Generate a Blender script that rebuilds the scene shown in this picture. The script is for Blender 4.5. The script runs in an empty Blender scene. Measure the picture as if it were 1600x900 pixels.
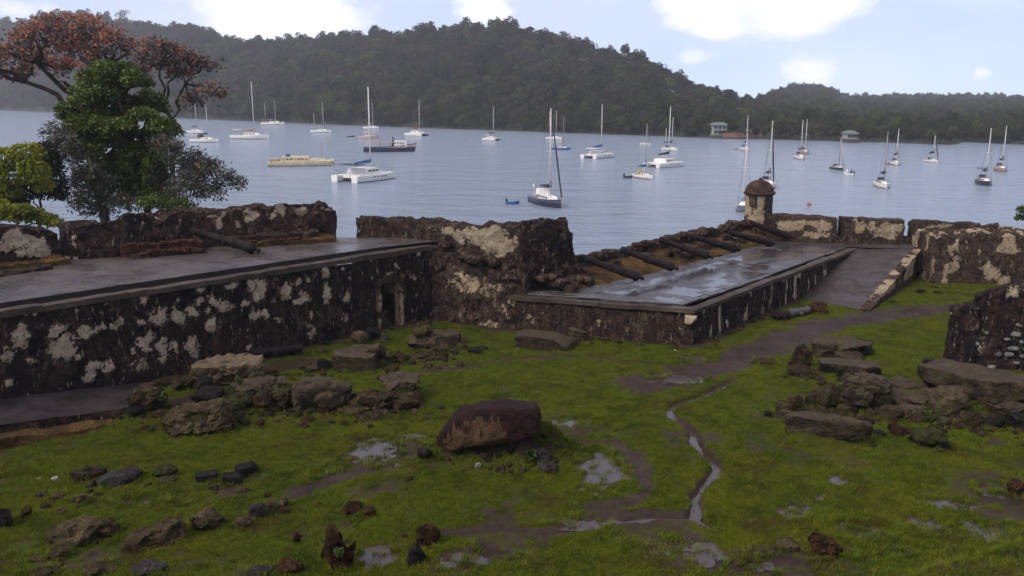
import bpy, bmesh, math, random
import numpy as np
from mathutils import Vector, Matrix, Euler

random.seed(7); RNG = np.random.default_rng(7)
SC = bpy.context.scene
COL = SC.collection
R = math.radians

# ------------------------------------------------------------------ camera
FPX = 1400.0                     # focal length in photograph pixels (1600 wide)
PITCH = R(12.1)                  # the camera looks slightly down from the slope above the fort
CAMH = 15.0                      # metres above the sea
cam_d = bpy.data.cameras.new('camera'); cam = bpy.data.objects.new('camera', cam_d); COL.objects.link(cam)
cam.location = (0, 0, CAMH); cam.rotation_euler = (R(90) - PITCH, 0, 0)
cam_d.sensor_width = 36.0; cam_d.lens = 36.0 * FPX / 1600.0
cam_d.clip_start = 0.1; cam_d.clip_end = 6000
SC.camera = cam
CP, SP = math.cos(PITCH), math.sin(PITCH)
def ray(px, py):
    u = (px - 800) / FPX; v = (450 - py) / FPX
    return u, CP + v * SP, -SP + v * CP
def G(px, py, z):                # the point of the level z seen at a pixel
    d = ray(px, py); t = (z - CAMH) / d[2]
    return Vector((d[0] * t, d[1] * t, z))
def AT(px, py, Y):               # the point at forward distance Y seen at a pixel
    d = ray(px, py); t = Y / d[1]
    return Vector((d[0] * t, Y, CAMH + d[2] * t))
def KPX(p):                      # pixels per metre at a point
    return FPX / (p[1] * CP - (p[2] - CAMH) * SP)
def lerp(a, b, t): return a + (b - a) * t
def sstep(a, b, x):
    t = np.clip((x - a) / (b - a), 0, 1); return t * t * (3 - 2 * t)

# ------------------------------------------------------------------ sky
SUN_AZ, SUN_EL = R(-128), R(42)  # behind thin cloud, behind the camera and to the left
w = bpy.data.worlds.new('World'); SC.world = w; w.use_nodes = True
nt = w.node_tree; N = nt.nodes; L = nt.links; N.clear()
def nd(t, **kw):
    n = N.new(t)
    for k, v in kw.items(): setattr(n, k, v)
    return n
def mth(op, a, b=None, c=None, clamp=False):
    n = nd('ShaderNodeMath', operation=op, use_clamp=clamp)
    for i, x in enumerate((a, b, c)):
        if x is None: continue
        if isinstance(x, (int, float)): n.inputs[i].default_value = x
        else: L.new(x, n.inputs[i])
    return n.outputs[0]
out = nd('ShaderNodeOutputWorld'); bg = nd('ShaderNodeBackground'); L.new(bg.outputs[0], out.inputs[0])
sky = nd('ShaderNodeTexSky', sky_type='NISHITA', sun_disc=False, sun_elevation=SUN_EL, sun_rotation=SUN_AZ,
         air_density=1.0, dust_density=0.3, ozone_density=2.5)
tc = nd('ShaderNodeTexCoord'); sp = nd('ShaderNodeSeparateXYZ'); L.new(tc.outputs['Generated'], sp.inputs[0])
az = mth('ARCTAN2', sp.outputs[0], sp.outputs[1]); el = mth('ARCSINE', sp.outputs[2])
lift = nd('ShaderNodeCombineXYZ'); L.new(sp.outputs[0], lift.inputs[0]); L.new(sp.outputs[1], lift.inputs[1])
L.new(mth('ADD', mth('MULTIPLY', sp.outputs[2], .85), .22), lift.inputs[2]); nrmz = nd('ShaderNodeVectorMath', operation='NORMALIZE'); L.new(lift.outputs[0], nrmz.inputs[0]); L.new(nrmz.outputs[0], sky.inputs['Vector'])
cmb = nd('ShaderNodeCombineXYZ'); L.new(az, cmb.inputs[0]); L.new(mth('MULTIPLY', el, 2.0), cmb.inputs[1])
nz = nd('ShaderNodeTexNoise'); nz.inputs['Scale'].default_value = 11; nz.inputs['Detail'].default_value = 7; nz.inputs['Roughness'].default_value = .58
L.new(cmb.outputs[0], nz.inputs['Vector'])
nb = nd('ShaderNodeTexNoise'); nb.inputs['Scale'].default_value = 2.2; nb.inputs['Detail'].default_value = 5
L.new(tc.outputs['Generated'], nb.inputs['Vector'])
def lobe(px, py, sx, sy, amp):
    a0 = math.atan((px - 800) / (FPX * CP)); e0 = R(12.1) * 0 + math.atan((450 - py) / FPX) - PITCH
    dx = mth('DIVIDE', mth('SUBTRACT', az, a0), sx / FPX); dy = mth('DIVIDE', mth('SUBTRACT', el, e0), sy / FPX)
    r2 = mth('ADD', mth('MULTIPLY', dx, dx), mth('MULTIPLY', dy, dy))
    return mth('MULTIPLY', mth('SUBTRACT', 1.0, r2), amp, clamp=True)
nv_ = nd('ShaderNodeTexNoise'); nv_.inputs['Scale'].default_value = 4.5; nv_.inputs['Detail'].default_value = 5; L.new(cmb.outputs[0], nv_.inputs['Vector'])
acc = None
for l in [(1165, -8, 185, 82, 1.9), (455, 12, 200, 80, 1.15), (757, 8, 64, 48, 1.2), (1070, 92, 66, 30, .62), (1250, 112, 84, 38, .72),
          (1496, 121, 18, 14, .55), (60, 35, 130, 45, .45), (1600, 130, 60, 60, .35), (1590, 60, 40, 30, .2)]:
    o = lobe(*l); acc = o if acc is None else mth('MAXIMUM', acc, o)
cov = mth('ADD', acc, mth('MULTIPLY', mth('SUBTRACT', nz.outputs['Fac'], .5), 2.1))
mr = nd('ShaderNodeMapRange', interpolation_type='SMOOTHSTEP'); L.new(cov, mr.inputs['Value'])
mr.inputs['From Min'].default_value = -.05; mr.inputs['From Max'].default_value = 1.15
# higher up the rain cloud closes over: the same cloud, thicker and greyer
hi = nd('ShaderNodeMapRange', interpolation_type='SMOOTHSTEP'); L.new(el, hi.inputs['Value'])
hi.inputs['From Min'].default_value = R(14); hi.inputs['From Max'].default_value = R(50)
bd = nd('ShaderNodeMapRange'); L.new(nb.outputs['Fac'], bd.inputs['Value'])
bd.inputs['From Min'].default_value = .3; bd.inputs['From Max'].default_value = .6; bd.inputs['To Min'].default_value = .55
cl = mth('MAXIMUM', mth('MAXIMUM', mr.outputs[0], mth('ADD', mth('MULTIPLY', nv_.outputs['Fac'], .55), .12)), mth('MULTIPLY', hi.outputs[0], bd.outputs[0]))
cc = nd('ShaderNodeMixRGB'); cc.inputs[1].default_value = (5.3, 5.2, 5.5, 1); cc.inputs[2].default_value = (4.95, 4.35, 4.65, 1); L.new(hi.outputs[0], cc.inputs[0])
gain = nd('ShaderNodeMixRGB', blend_type='MULTIPLY'); gain.inputs[0].default_value = 1; gain.inputs[2].default_value = (.88, .84, .86, 1)
L.new(sky.outputs[0], gain.inputs[1])
mx = nd('ShaderNodeMixRGB'); L.new(cl, mx.inputs[0]); L.new(gain.outputs[0], mx.inputs[1]); L.new(cc.outputs[0], mx.inputs[2])
L.new(mx.outputs[0], bg.inputs['Color']); bg.inputs['Strength'].default_value = 0.12

# ------------------------------------------------------------------ sun (veiled) and exposure
sd = bpy.data.lights.new('sun', 'SUN'); sun = bpy.data.objects.new('sun', sd); COL.objects.link(sun)
sd.energy = 1.5; sd.angle = R(25); sd.color = (1, .90, .76)
sun.rotation_euler = (R(90) - SUN_EL, 0, -SUN_AZ + math.pi)
vs = SC.view_settings; vs.view_transform = 'Standard'; vs.look = 'None'; vs.exposure = 1.06; vs.gamma = 1.0; vs.use_curve_mapping = False
SC.display_settings.display_device = 'sRGB'
SC.cycles.max_bounces = 6; SC.cycles.diffuse_bounces = 2; SC.cycles.glossy_bounces = 2; SC.cycles.transmission_bounces = 2; SC.cycles.transparent_max_bounces = 4

# ------------------------------------------------------------------ noise
def _hash(i, j, k, s):
    n = (i * 374761393 + j * 668265263 + k * 2147483647 + s * 1274126177) & 0xffffffff
    n = ((n ^ (n >> 13)) * 1274126177) & 0xffffffff
    n = ((n ^ (n >> 16)) * 2246822519) & 0xffffffff
    return ((n ^ (n >> 15)) & 0xffffff) / 0xffffff
def vnoise(p, s=0):              # smooth value noise in 0..1 at an (n,3) array
    p = np.asarray(p, float); f = np.floor(p); t = p - f; t = t * t * (3 - 2 * t); f = f.astype(np.int64)
    i, j, k = f[:, 0], f[:, 1], f[:, 2]; x, y, z = t[:, 0], t[:, 1], t[:, 2]
    r = 0
    for a in (0, 1):
        for b in (0, 1):
            for c in (0, 1):
                r = r + _hash(i + a, j + b, k + c, s) * (x if a else 1 - x) * (y if b else 1 - y) * (z if c else 1 - z)
    return r
def fbm(p, s=0, o=4):
    p = np.asarray(p, float); r = 0; a = .5; tot = 0
    for q in range(o): r = r + a * vnoise(p * (2 ** q) + 17.3 * q, s + q); tot += a; a *= .5
    return r / tot
def n2(x, y, f, s=0, o=3):       # -1..1 noise of a plan position
    sh = np.shape(x); p = np.stack([np.ravel(x) * f, np.ravel(y) * f, np.full(np.size(x), .37)], 1)
    return (fbm(p, s, o) * 2 - 1).reshape(sh)

# ------------------------------------------------------------------ materials
MATS = {}
class Mat:
    def __init__(self, name):
        self.m = bpy.data.materials.new(name); self.m.use_nodes = True; MATS[name] = self.m
        self.t = self.m.node_tree; self.b = self.t.nodes['Principled BSDF']; self.tc = None
    def n(self, typ, **kw):
        x = self.t.nodes.new(typ)
        for k, v in kw.items(): setattr(x, k, v)
        return x
    def l(self, a, b): self.t.links.new(a, b)
    def set(self, k, v): self.b.inputs[k].default_value = v
    def pos(self, scale=(1, 1, 1), coord='Object', rot=(0, 0, 0)):
        if coord == 'World': src = self.n('ShaderNodeNewGeometry').outputs['Position']
        else: src = self.n('ShaderNodeTexCoord').outputs[coord]
        mp = self.n('ShaderNodeMapping'); mp.inputs['Scale'].default_value = scale; mp.inputs['Rotation'].default_value = rot
        self.l(src, mp.inputs[0]); return mp.outputs[0]
    def noise(self, scale, detail=5, rough=.6, vec=None, dist=0):
        x = self.n('ShaderNodeTexNoise'); x.inputs['Scale'].default_value = scale; x.inputs['Detail'].default_value = detail
        x.inputs['Roughness'].default_value = rough; x.inputs['Distortion'].default_value = dist
        if vec is not None: self.l(vec, x.inputs['Vector'])
        return x.outputs['Fac']
    def ramp(self, fac, stops):
        x = self.n('ShaderNodeValToRGB'); e = x.color_ramp.elements
        while len(e) < len(stops): e.new(.5)
        for q, (p, c) in zip(e, stops): q.position = p; q.color = (c, c, c, 1) if isinstance(c, (int, float)) else (*c, 1)
        self.l(fac, x.inputs[0]); return x.outputs[0]
    def mix(self, fac, a, b, mode='MIX'):
        x = self.n('ShaderNodeMixRGB', blend_type=mode)
        for i, v in enumerate((fac, a, b)):
            if isinstance(v, (int, float)): x.inputs[i].default_value = v if i == 0 else (v, v, v, 1)
            elif isinstance(v, tuple): x.inputs[i].default_value = (*v, 1)
            else: self.l(v, x.inputs[i])
        return x.outputs[0]
    def math(self, op, a, b=None, clamp=False):
        x = self.n('ShaderNodeMath', operation=op, use_clamp=clamp)
        for i, v in enumerate((a, b)):
            if v is None: continue
            if isinstance(v, (int, float)): x.inputs[i].default_value = v
            else: self.l(v, x.inputs[i])
        return x.outputs[0]
    def attr(self, name):
        x = self.n('ShaderNodeAttribute'); x.attribute_name = name; return x.outputs['Fac']
    def col(self, c): self.l(c, self.b.inputs['Base Color']) if not isinstance(c, tuple) else self.set('Base Color', (*c, 1))
    def bump(self, h, dist=.02, strength=1.0):
        x = self.n('ShaderNodeBump'); x.inputs['Distance'].default_value = dist; x.inputs['Strength'].default_value = strength
        self.l(h, x.inputs['Height']); self.l(x.outputs[0], self.b.inputs['Normal'])
    def upness(self):
        g = self.n('ShaderNodeNewGeometry'); s = self.n('ShaderNodeSeparateXYZ'); self.l(g.outputs['Normal'], s.inputs[0]); return s.outputs[2]

def paint(name, c, rough=.5, var=.25, metal=0.0, scale=3):
    m = Mat(name); nz = m.noise(scale, 4, .6, m.pos())
    m.col(m.mix(m.ramp(nz, [(.35, 0.0), (.7, 1.0)]), tuple(x * (1 - var) for x in c), c)); m.set('Roughness', rough); m.set('Metallic', metal)
    return m.m

def mat_wall(name, plast=(.33, .27, .195), dark=(.007, .006, .0085), brown=(.034, .021, .017), thr=.5, tan=(.105, .076, .056), lift=0.0):
    m = Mat(name); v = m.pos(); vs_ = m.pos((1, 1, .3))
    a = m.attr('plaster'); fine = m.noise(6, 7, .68, v); st = m.noise(4.5, 5, .6, vs_)
    k = m.math('ADD', a, m.math('MULTIPLY', m.math('SUBTRACT', fine, .5), 1.25))
    k = m.math('ADD', k, m.math('MULTIPLY', m.math('SUBTRACT', st, .5), .4))
    k = m.math('ADD', k, m.math('MULTIPLY', m.math('SUBTRACT', m.noise(15, 4, .7, v), .5), .75))
    mask = m.ramp(k, [(thr - .02, 0.0), (thr + .05, 1.0)])
    halo = m.ramp(k, [(thr - .25, 0.0), (thr, .5)])
    base = m.mix(m.ramp(m.noise(.8, 7, .7, v), [(.38 - lift, 0.0), (.60 - lift, 1.0)]), dark, brown)
    base = m.mix(m.ramp(m.noise(3.1, 6, .72, vs_), [(.53 - lift * .4, 0.0), (.66, .85)]), base, tan)
    base = m.mix(m.ramp(m.noise(1.9, 6, .72, v), [(.55, 0.0), (.68, .8)]), base, (.062, .030, .018))
    base = m.mix(m.ramp(m.noise(4.6, 6, .72, v), [(.40 - lift * .3, .95), (.53 - lift * .3, 0.0)]), base, dark)
    base = m.mix(m.ramp(m.noise(9, 4, .65, vs_), [(.62, 0.0), (.66, .8)]), base, tuple(x * .62 for x in plast))
    base = m.mix(m.ramp(m.noise(6.5, 5, .7, v), [(.36, .9), (.46, 0.0)]), base, (.006, .005, .007))
    pl = m.mix(m.ramp(m.noise(2.6, 6, .7, v), [(.32, 0.0), (.62, 1.0)]), tuple(x * .55 for x in plast), plast)
    pl = m.mix(m.ramp(m.noise(8, 6, .7, v), [(.36, .8), (.46, 0.0)]), pl, (.06, .045, .035))
    c = m.mix(halo, base, (.052, .040, .032)); c = m.mix(mask, c, pl)
    m.col(c); m.set('Roughness', .85); m.set('Specular IOR Level', .07)
    h = m.math('ADD', m.math('MULTIPLY', mask, .7), m.math('ADD', m.noise(13, 6, .7, v), m.math('MULTIPLY', m.noise(3.8, 5, .65, v), 2.2)))
    m.bump(h, .06, 1.0); return m.m

def mat_rock(name, dark, mid, light, topmoss=.0, rough=.75, toppale=0.0):
    m = Mat(name); oi = m.n('ShaderNodeObjectInfo'); mp = m.n('ShaderNodeVectorMath', operation='ADD')
    m.l(m.n('ShaderNodeTexCoord').outputs['Object'], mp.inputs[0])
    cb = m.n('ShaderNodeCombineXYZ'); m.l(m.math('MULTIPLY', oi.outputs['Random'], 50.0), cb.inputs[0]); m.l(cb.outputs[0], mp.inputs[1]); v = mp.outputs[0]
    c = m.mix(m.ramp(m.noise(2.2, 6, .65, v), [(.34, 0.0), (.6, 1.0)]), dark, mid)
    c = m.mix(m.ramp(m.noise(5, 6, .7, v), [(.52, 0.0), (.68, 1.0)]), c, light)
    c = m.mix(m.ramp(m.noise(17, 4, .6, v), [(.36, .8), (.5, 0.0)]), c, tuple(x * .3 for x in dark))
    c = m.mix(m.ramp(m.noise(1.4, 5, .7, v), [(.38, .8), (.56, 0.0)]), c, tuple(x * .45 for x in dark))
    up = m.upness()
    if topmoss: c = m.mix(m.math('MULTIPLY', m.ramp(m.noise(3.3, 5, .6, v), [(.45, 0.0), (.58, 1.0)]), topmoss), c, (.035, .05, .012))
    if toppale: c = m.mix(m.math('MULTIPLY', m.ramp(up, [(.45, 0.0), (.8, 1.0)]), toppale), c, light)  # upward faces mixed towards the palest rock tone
    m.col(c); m.set('Roughness', rough); m.set('Specular IOR Level', .06)
    m.bump(m.math('ADD', m.noise(11, 6, .7, v), m.math('MULTIPLY', m.noise(3, 4, .6, v), 2.0)), .08, 1.0); return m.m

def mat_leaf(name, c1, c2, trans=.35, rough=.55, c3=None, coord='Object'):
    m = Mat(name); oi = m.n('ShaderNodeObjectInfo')
    v = m.pos(coord=coord)
    c = m.mix(m.ramp(m.noise(.9, 3, .6, v), [(.38, 0.0), (.62, 1.0)]), c1, c2)
    c = m.mix(m.ramp(m.noise(9, 2, .6, v), [(.4, .5), (.55, 0.0)]), c, tuple(x * .55 for x in c1))
    if c3: c = m.mix(m.ramp(m.noise(2.4, 2, .5, v), [(.56, 0.0), (.64, 1.0)]), c, c3)
    m.col(c); m.set('Roughness', rough); m.set('Specular IOR Level', .3)
    tr = m.n('ShaderNodeBsdfTranslucent'); m.l(c, tr.inputs[0]); ms = m.n('ShaderNodeMixShader'); ms.inputs[0].default_value = trans
    o = m.t.nodes['Material Output']; m.l(m.b.outputs[0], ms.inputs[1]); m.l(tr.outputs[0], ms.inputs[2]); m.l(ms.outputs[0], o.inputs[0]); return m.m

# ------------------------------------------------------------------ objects
def link(name, me, mat=None, parent=None, label=None, cat=None, group=None, kind=None, loc=None, rot=None):
    o = bpy.data.objects.new(name, me); COL.objects.link(o)
    if mat is not None and me is not None and not me.materials: me.materials.append(mat)
    if parent is not None: o.parent = parent
    if label: o['label'] = label
    if cat: o['category'] = cat
    if group: o['group'] = group
    if kind: o['kind'] = kind
    if loc is not None: o.location = loc
    if rot is not None: o.rotation_euler = rot
    return o
def thing(name, label, cat, loc=(0, 0, 0), rz=0, group=None):
    return link(name, None, None, None, label, cat, group, None, loc, (0, 0, rz))
def mesh_np(name, v, f, smooth=True, sharp=None):
    me = bpy.data.meshes.new(name); v = np.asarray(v, float); 
    me.from_pydata([tuple(x) for x in v], [], [tuple(int(q) for q in x) for x in f]); 
    if smooth: me.polygons.foreach_set('use_smooth', np.ones(len(me.polygons), bool))
    if sharp: me.set_sharp_from_angle(angle=R(sharp))
    me.update(); return me
def quads_np(name, v, f, smooth=False):   # fast path for an (n,k) face array
    me = bpy.data.meshes.new(name); v = np.asarray(v, np.float32); f = np.asarray(f, np.int32); k = f.shape[1]
    me.vertices.add(len(v)); me.vertices.foreach_set('co', v.ravel())
    me.loops.add(f.size); me.loops.foreach_set('vertex_index', f.ravel())
    me.polygons.add(len(f)); me.polygons.foreach_set('loop_start', np.arange(0, f.size, k, dtype=np.int32))
    if smooth: me.polygons.foreach_set('use_smooth', np.ones(len(f), bool))
    me.update(calc_edges=True); me.validate(); return me
class MB:                        # collects simple shapes into one mesh
    def __init__(s): s.v = []; s.f = []
    def add(s, v, f):
        n = len(s.v); s.v += [tuple(x) for x in v]; s.f += [tuple(i + n for i in q) for q in f]; return s
    def box(s, c, d, rz=0, taper=1.0):
        x, y, z = d[0] / 2, d[1] / 2, d[2] / 2; ca, sa = math.cos(rz), math.sin(rz); v = []
        for zz, k in ((-z, 1), (z, taper)):
            for a, b in ((-x, -y), (x, -y), (x, y), (-x, y)):
                a *= k; b *= k; v.append((c[0] + a * ca - b * sa, c[1] + a * sa + b * ca, c[2] + zz))
        return s.add(v, [(3, 2, 1, 0), (4, 5, 6, 7), (0, 1, 5, 4), (1, 2, 6, 5), (2, 3, 7, 6), (3, 0, 4, 7)])
    def tube(s, pts, rad, n=6, cap=True):
        pts = [Vector(p) for p in pts]; rad = rad if hasattr(rad, '__len__') else [rad] * len(pts); rings = []
        for i, p in enumerate(pts):
            d = (pts[min(i + 1, len(pts) - 1)] - pts[max(i - 1, 0)]).normalized()
            a = d.cross(Vector((0, 0, 1)) if abs(d.z) < .9 else Vector((1, 0, 0))).normalized(); b = d.cross(a)
            rings.append([p + (a * math.cos(q * 2 * math.pi / n) + b * math.sin(q * 2 * math.pi / n)) * rad[i] for q in range(n)])
        v = [x for r in rings for x in r]; f = []
        for i in range(len(pts) - 1):
            for q in range(n): f.append((i * n + q, i * n + (q + 1) % n, (i + 1) * n + (q + 1) % n, (i + 1) * n + q))
        if cap: f.append(tuple(range(n - 1, -1, -1))); f.append(tuple((len(pts) - 1) * n + q for q in range(n)))
        return s.add(v, f)
    def lathe(s, prof, n=16, c=(0, 0, 0)):
        v = []; f = []
        for r, z in prof:
            for q in range(n): v.append((c[0] + r * math.cos(q * 2 * math.pi / n), c[1] + r * math.sin(q * 2 * math.pi / n), c[2] + z))
        for i in range(len(prof) - 1):
            for q in range(n): f.append((i * n + q, i * n + (q + 1) % n, (i + 1) * n + (q + 1) % n, (i + 1) * n + q))
        f.append(tuple(range(n - 1, -1, -1))); f.append(tuple((len(prof) - 1) * n + q for q in range(n)))
        return s.add(v, f)
    def mesh(s, name, smooth=False, sharp=None): return mesh_np(name, s.v, s.f, smooth or bool(sharp), sharp)
    def build(s, name, mat, parent=None, smooth=False, sharp=None, **kw): return link(name, s.mesh(name, smooth, sharp), mat, parent, **kw)
# ------------------------------------------------------------------ plan of the fort (metres; x right, y ahead, sea level 0)
WA, WB = Vector((-15.86, 27.02)), Vector((-3.44, 39.71))          # front wall of the upper battery
WD = (WB - WA).normalized(); WN = Vector((-WD.y, WD.x))            # along it, and inward from it
C0, C1, C2 = Vector((.3, 37.9)), Vector((7.42, 35.46)), Vector((19.89, 50.74))    # corners of the lower battery
SEA = np.array([(-70, -20), (-30, 24), (-20.5, 33.5), (-16.6, 35.6), (-9, 42.2), (-3, 42.4), (2.2, 43.0), (3.2, 43.2), (13.6, 54.6), (16, 56.4), (18.5, 53.2), (30, 53), (90, 45)], float)
def sea_dist(x, y):              # signed distance to the sea wall, positive outside
    best = np.full(np.shape(x), 1e9); sign = np.ones(np.shape(x))
    for a, b in zip(SEA[:-1], SEA[1:]):
        d = b - a; L2 = d @ d; t = np.clip(((x - a[0]) * d[0] + (y - a[1]) * d[1]) / L2, 0, 1)
        dx = x - a[0] - t * d[0]; dy = y - a[1] - t * d[1]; q = np.hypot(dx, dy)
        s = np.where(d[0] * (y - a[1]) - d[1] * (x - a[0]) > 0, 1.0, -1.0); m = q < best - 1e-9
        best = np.where(m, q, best); sign = np.where(m, s, sign)
    return best * sign
def pl_dist(x, y, pts):          # distance to a polyline
    best = np.full(np.shape(x), 1e9)
    for a, b in zip(pts[:-1], pts[1:]):
        dx, dy = b[0] - a[0], b[1] - a[1]; t = np.clip(((x - a[0]) * dx + (y - a[1]) * dy) / (dx * dx + dy * dy + 1e-9), 0, 1)
        best = np.minimum(best, np.hypot(x - a[0] - t * dx, y - a[1] - t * dy))
    return best
def GP(lst, z=5.0): return [(G(px, py, z).x, G(px, py, z).y) for px, py in lst]
# puddles: (pixel centre, width, height) unprojected to the court; mud paths; the little stream
PUD = [(590, 704, 120, 46), (655, 682, 60, 14), (462, 746, 70, 14), (520, 735, 50, 12), (940, 735, 92, 70), (890, 657, 120, 13), (985, 640, 50, 8), (590, 868, 100, 46),
       (735, 876, 120, 44), (1310, 750, 70, 32), (1242, 795, 64, 30), (1345, 825, 130, 36), (1472, 785, 84, 20), (1450, 818, 66, 40), (1545, 765, 50, 16),
       (1548, 834, 70, 40), (1520, 820, 50, 20), (1112, 868, 90, 56), (1195, 885, 50, 50), (225, 780, 120, 12), (275, 786, 50, 12), (1060, 590, 90, 22), (1090, 560, 70, 16),
       (1440, 488, 90, 10), (905, 815, 110, 16), (1370, 700, 40, 10), (1425, 579, 26, 5), (1180, 870, 60, 24), (1030, 860, 50, 16), (830, 880, 70, 20), (1400, 850, 60, 18), (1290, 775, 50, 16), (660, 880, 50, 20)]
PUDW = []
for px, py, wp, hp in PUD:
    c = G(px, py, 5); k = KPX(c); PUDW.append((c.x, c.y, wp / k / 2, (G(px, py - hp / 2, 5).y - G(px, py + hp / 2, 5).y) / 2))
STREAM = GP([(1145, 592), (1100, 615), (1062, 628), (1046, 636), (1052, 650), (1064, 658), (1080, 672), (1092, 700), (1104, 710), (1124, 727), (1112, 742), (1098, 758), (1086, 774), (1088, 790), (1086, 806), (1112, 818)])
STREAM2 = GP([(850, 832), (905, 824), (960, 812), (1010, 806), (1086, 806)])
DITCH = GP([(1390, 525), (1430, 508), (1470, 498)])
PATHS = [(GP([(1000, 600), (1075, 585), (1150, 560), (1220, 530), (1290, 508), (1370, 494), (1500, 482)]), .9), (GP([(640, 584), (720, 574), (800, 562), (880, 556), (960, 560), (1050, 575)]), .22),
         (GP([(985, 705), (1005, 730), (1012, 765), (975, 785), (930, 792)]), .34), (GP([(900, 690), (960, 690), (1000, 720)]), .25), (GP([(470, 765), (530, 745), (600, 725)]), .45), (GP([(690, 832), (780, 828), (850, 832), (960, 800), (1080, 800)]), .22),
         (GP([(1140, 890), (1180, 860), (1240, 880), (1330, 895)]), .3), (GP([(1560, 780), (1600, 770), (1640, 775)]), .5), (GP([(690, 885), (760, 855), (800, 870)]), .3), (GP([(225, 650), (330, 632), (450, 625), (560, 640), (640, 630)]), .62), (GP([(1235, 648), (1330, 636), (1450, 650), (1580, 660)]), .6), (GP([(520, 570), (600, 560), (700, 555)]), .4), (GP([(700, 716), (760, 712), (850, 722)]), .3), (GP([(240, 600), (330, 590), (480, 568)]), .6)]
MOUNDS = [(-.55, 24.9, 2.2, 1.2, .12), (1.15, 24.0, .6, .5, .22), (9.0, 25.1, 1.5, .5, .25), (-11.0, 28.2, 1.3, 1.2, .16), (-8.2, 29.0, 2.9, 1.1, .34), (-11.6, 26.9, 1.4, .9, .2), (15.2, 27.9, 3.2, 1.0, .36), (11.7, 30.6, 2.0, 1.2, .2)]
def ground_base(x, y):
    x = np.asarray(x, float); y = np.asarray(y, float)
    h = 5.0 + .04 * sstep(-8, -13.5, x) * sstep(17, 22, y)
    near = np.maximum(0, 15.4 - y); h = h + .06 * sstep(20, 15, y) + near * (.56 - .004 * near) * sstep(0, 2.5, near)
    h = h + .6 * sstep(.2, 2.6, (x - 8.2) - 2.15 * (y - 17.4))      # the bank at the lower right corner
    h = np.minimum(h, 13.3)
    for mx_, my_, rx, ry, a in MOUNDS: h = h + a * np.exp(-(((x - mx_) / rx) ** 2 + ((y - my_) / ry) ** 2))
    rm_ = np.hypot((x + .28) / 2.05, (y - 24.35) / 1.15) + .12 * n2(x, y, 1.1, 83, 2); h = h + .62 * sstep(1.02, .6, rm_)       # the hummock under the great boulder
    dw = pl_dist(x, y, [tuple(WA + WD * 5.5), tuple(WB)]); h = h + .15 * sstep(1.5, .2, dw)
    d = sea_dist(x, y); land = sstep(-4, -8, x)                    # a strip of shore under the trees on the left
    outz = lerp(-3.0, 1.9 - .05 * np.maximum(0, d), land * sstep(26, 12, d))
    return lerp(h, outz, sstep(-.7, .3, d))
def pud_mask(x, y):
    m = np.zeros(np.shape(x)); wob = n2(x, y, 1.6, 3, 4) * .8 + n2(x, y, 5, 5, 2) * .6
    for cx, cy, rx, ry in PUDW:
        r = np.sqrt(((x - cx) / rx) ** 2 + ((y - cy) / ry) ** 2); m = np.maximum(m, sstep(1.05, .45, r + wob))
    return m
def ground_h(x, y, fine=True):
    h = ground_base(x, y); inn = sstep(-1, -2, sea_dist(x, y)) * sstep(14.0, 16.5, y)
    if fine: h = h + .028 * n2(x, y, .8, 11, 3) + .042 * n2(x, y, 3.4, 13, 3) + .05 * n2(x, y, .35, 19, 2)
    pm = pud_mask(x, y); h = h - .085 * pm * inn
    if fine: h = h + .06 * np.clip(n2(x, y, 4.2, 67, 2), -.2, 1) * pm * inn
    wv = n2(x, y, 1.3, 23, 2) * .12 + n2(x, y, 3.7, 29, 2) * .08
    for pts, wd, dp in ((STREAM, .12, .22), (STREAM2, .08, .14), (DITCH, .10, .1)): h = h - dp * sstep(wd * 1.9, wd * .5, pl_dist(x, y, pts) + wv)
    return h
def mud_f(x, y):
    m = .75 * sstep(.15, .9, pud_mask(x, y)); wob = n2(x, y, .9, 31, 4) * .6
    for pts, wd in PATHS: m = np.maximum(m, (.95 if wd > .65 else .72) * sstep(1.9, .2, pl_dist(x, y, pts) / wd + wob * 1.3))
    for pts, wd in ((STREAM, .22), (STREAM2, .25)): m = np.maximum(m, sstep(1.5, .5, pl_dist(x, y, pts) / wd + wob * .6) * .8)
    m = np.maximum(m, .9 * sstep(.9, .1, pl_dist(x, y, [tuple(WA - WD * 6), tuple(WB), (.3, 37.9)]) + wob * .5))
    m = np.maximum(m, .8 * sstep(.7, .1, pl_dist(x, y, [tuple(C0), tuple(C1), tuple(C2)]) + wob * .4))
    m = np.maximum(m, .56 * sstep(.15, .6, n2(x, y, .55, 37, 4) + .24 * sstep(30, 18, y) + .16 * sstep(2, 9, x) * sstep(26, 19, y)))
    rm_ = np.hypot((x + .28) / 2.05, (y - 24.35) / 1.15); m = np.maximum(m, .62 * sstep(1.05, .8, rm_ + .35 * wob))
    return np.clip(m, 0, 1)
def gz(x, y): return float(ground_h(np.array([x]), np.array([y]))[0])
def GT(px, py):                  # the point of the ground seen at a pixel
    z = 5.0
    for _ in range(25): p = G(px, py, z); z = lerp(z, float(ground_base(np.array([p.x]), np.array([p.y]))[0]), .7)
    return G(px, py, z)

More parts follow.
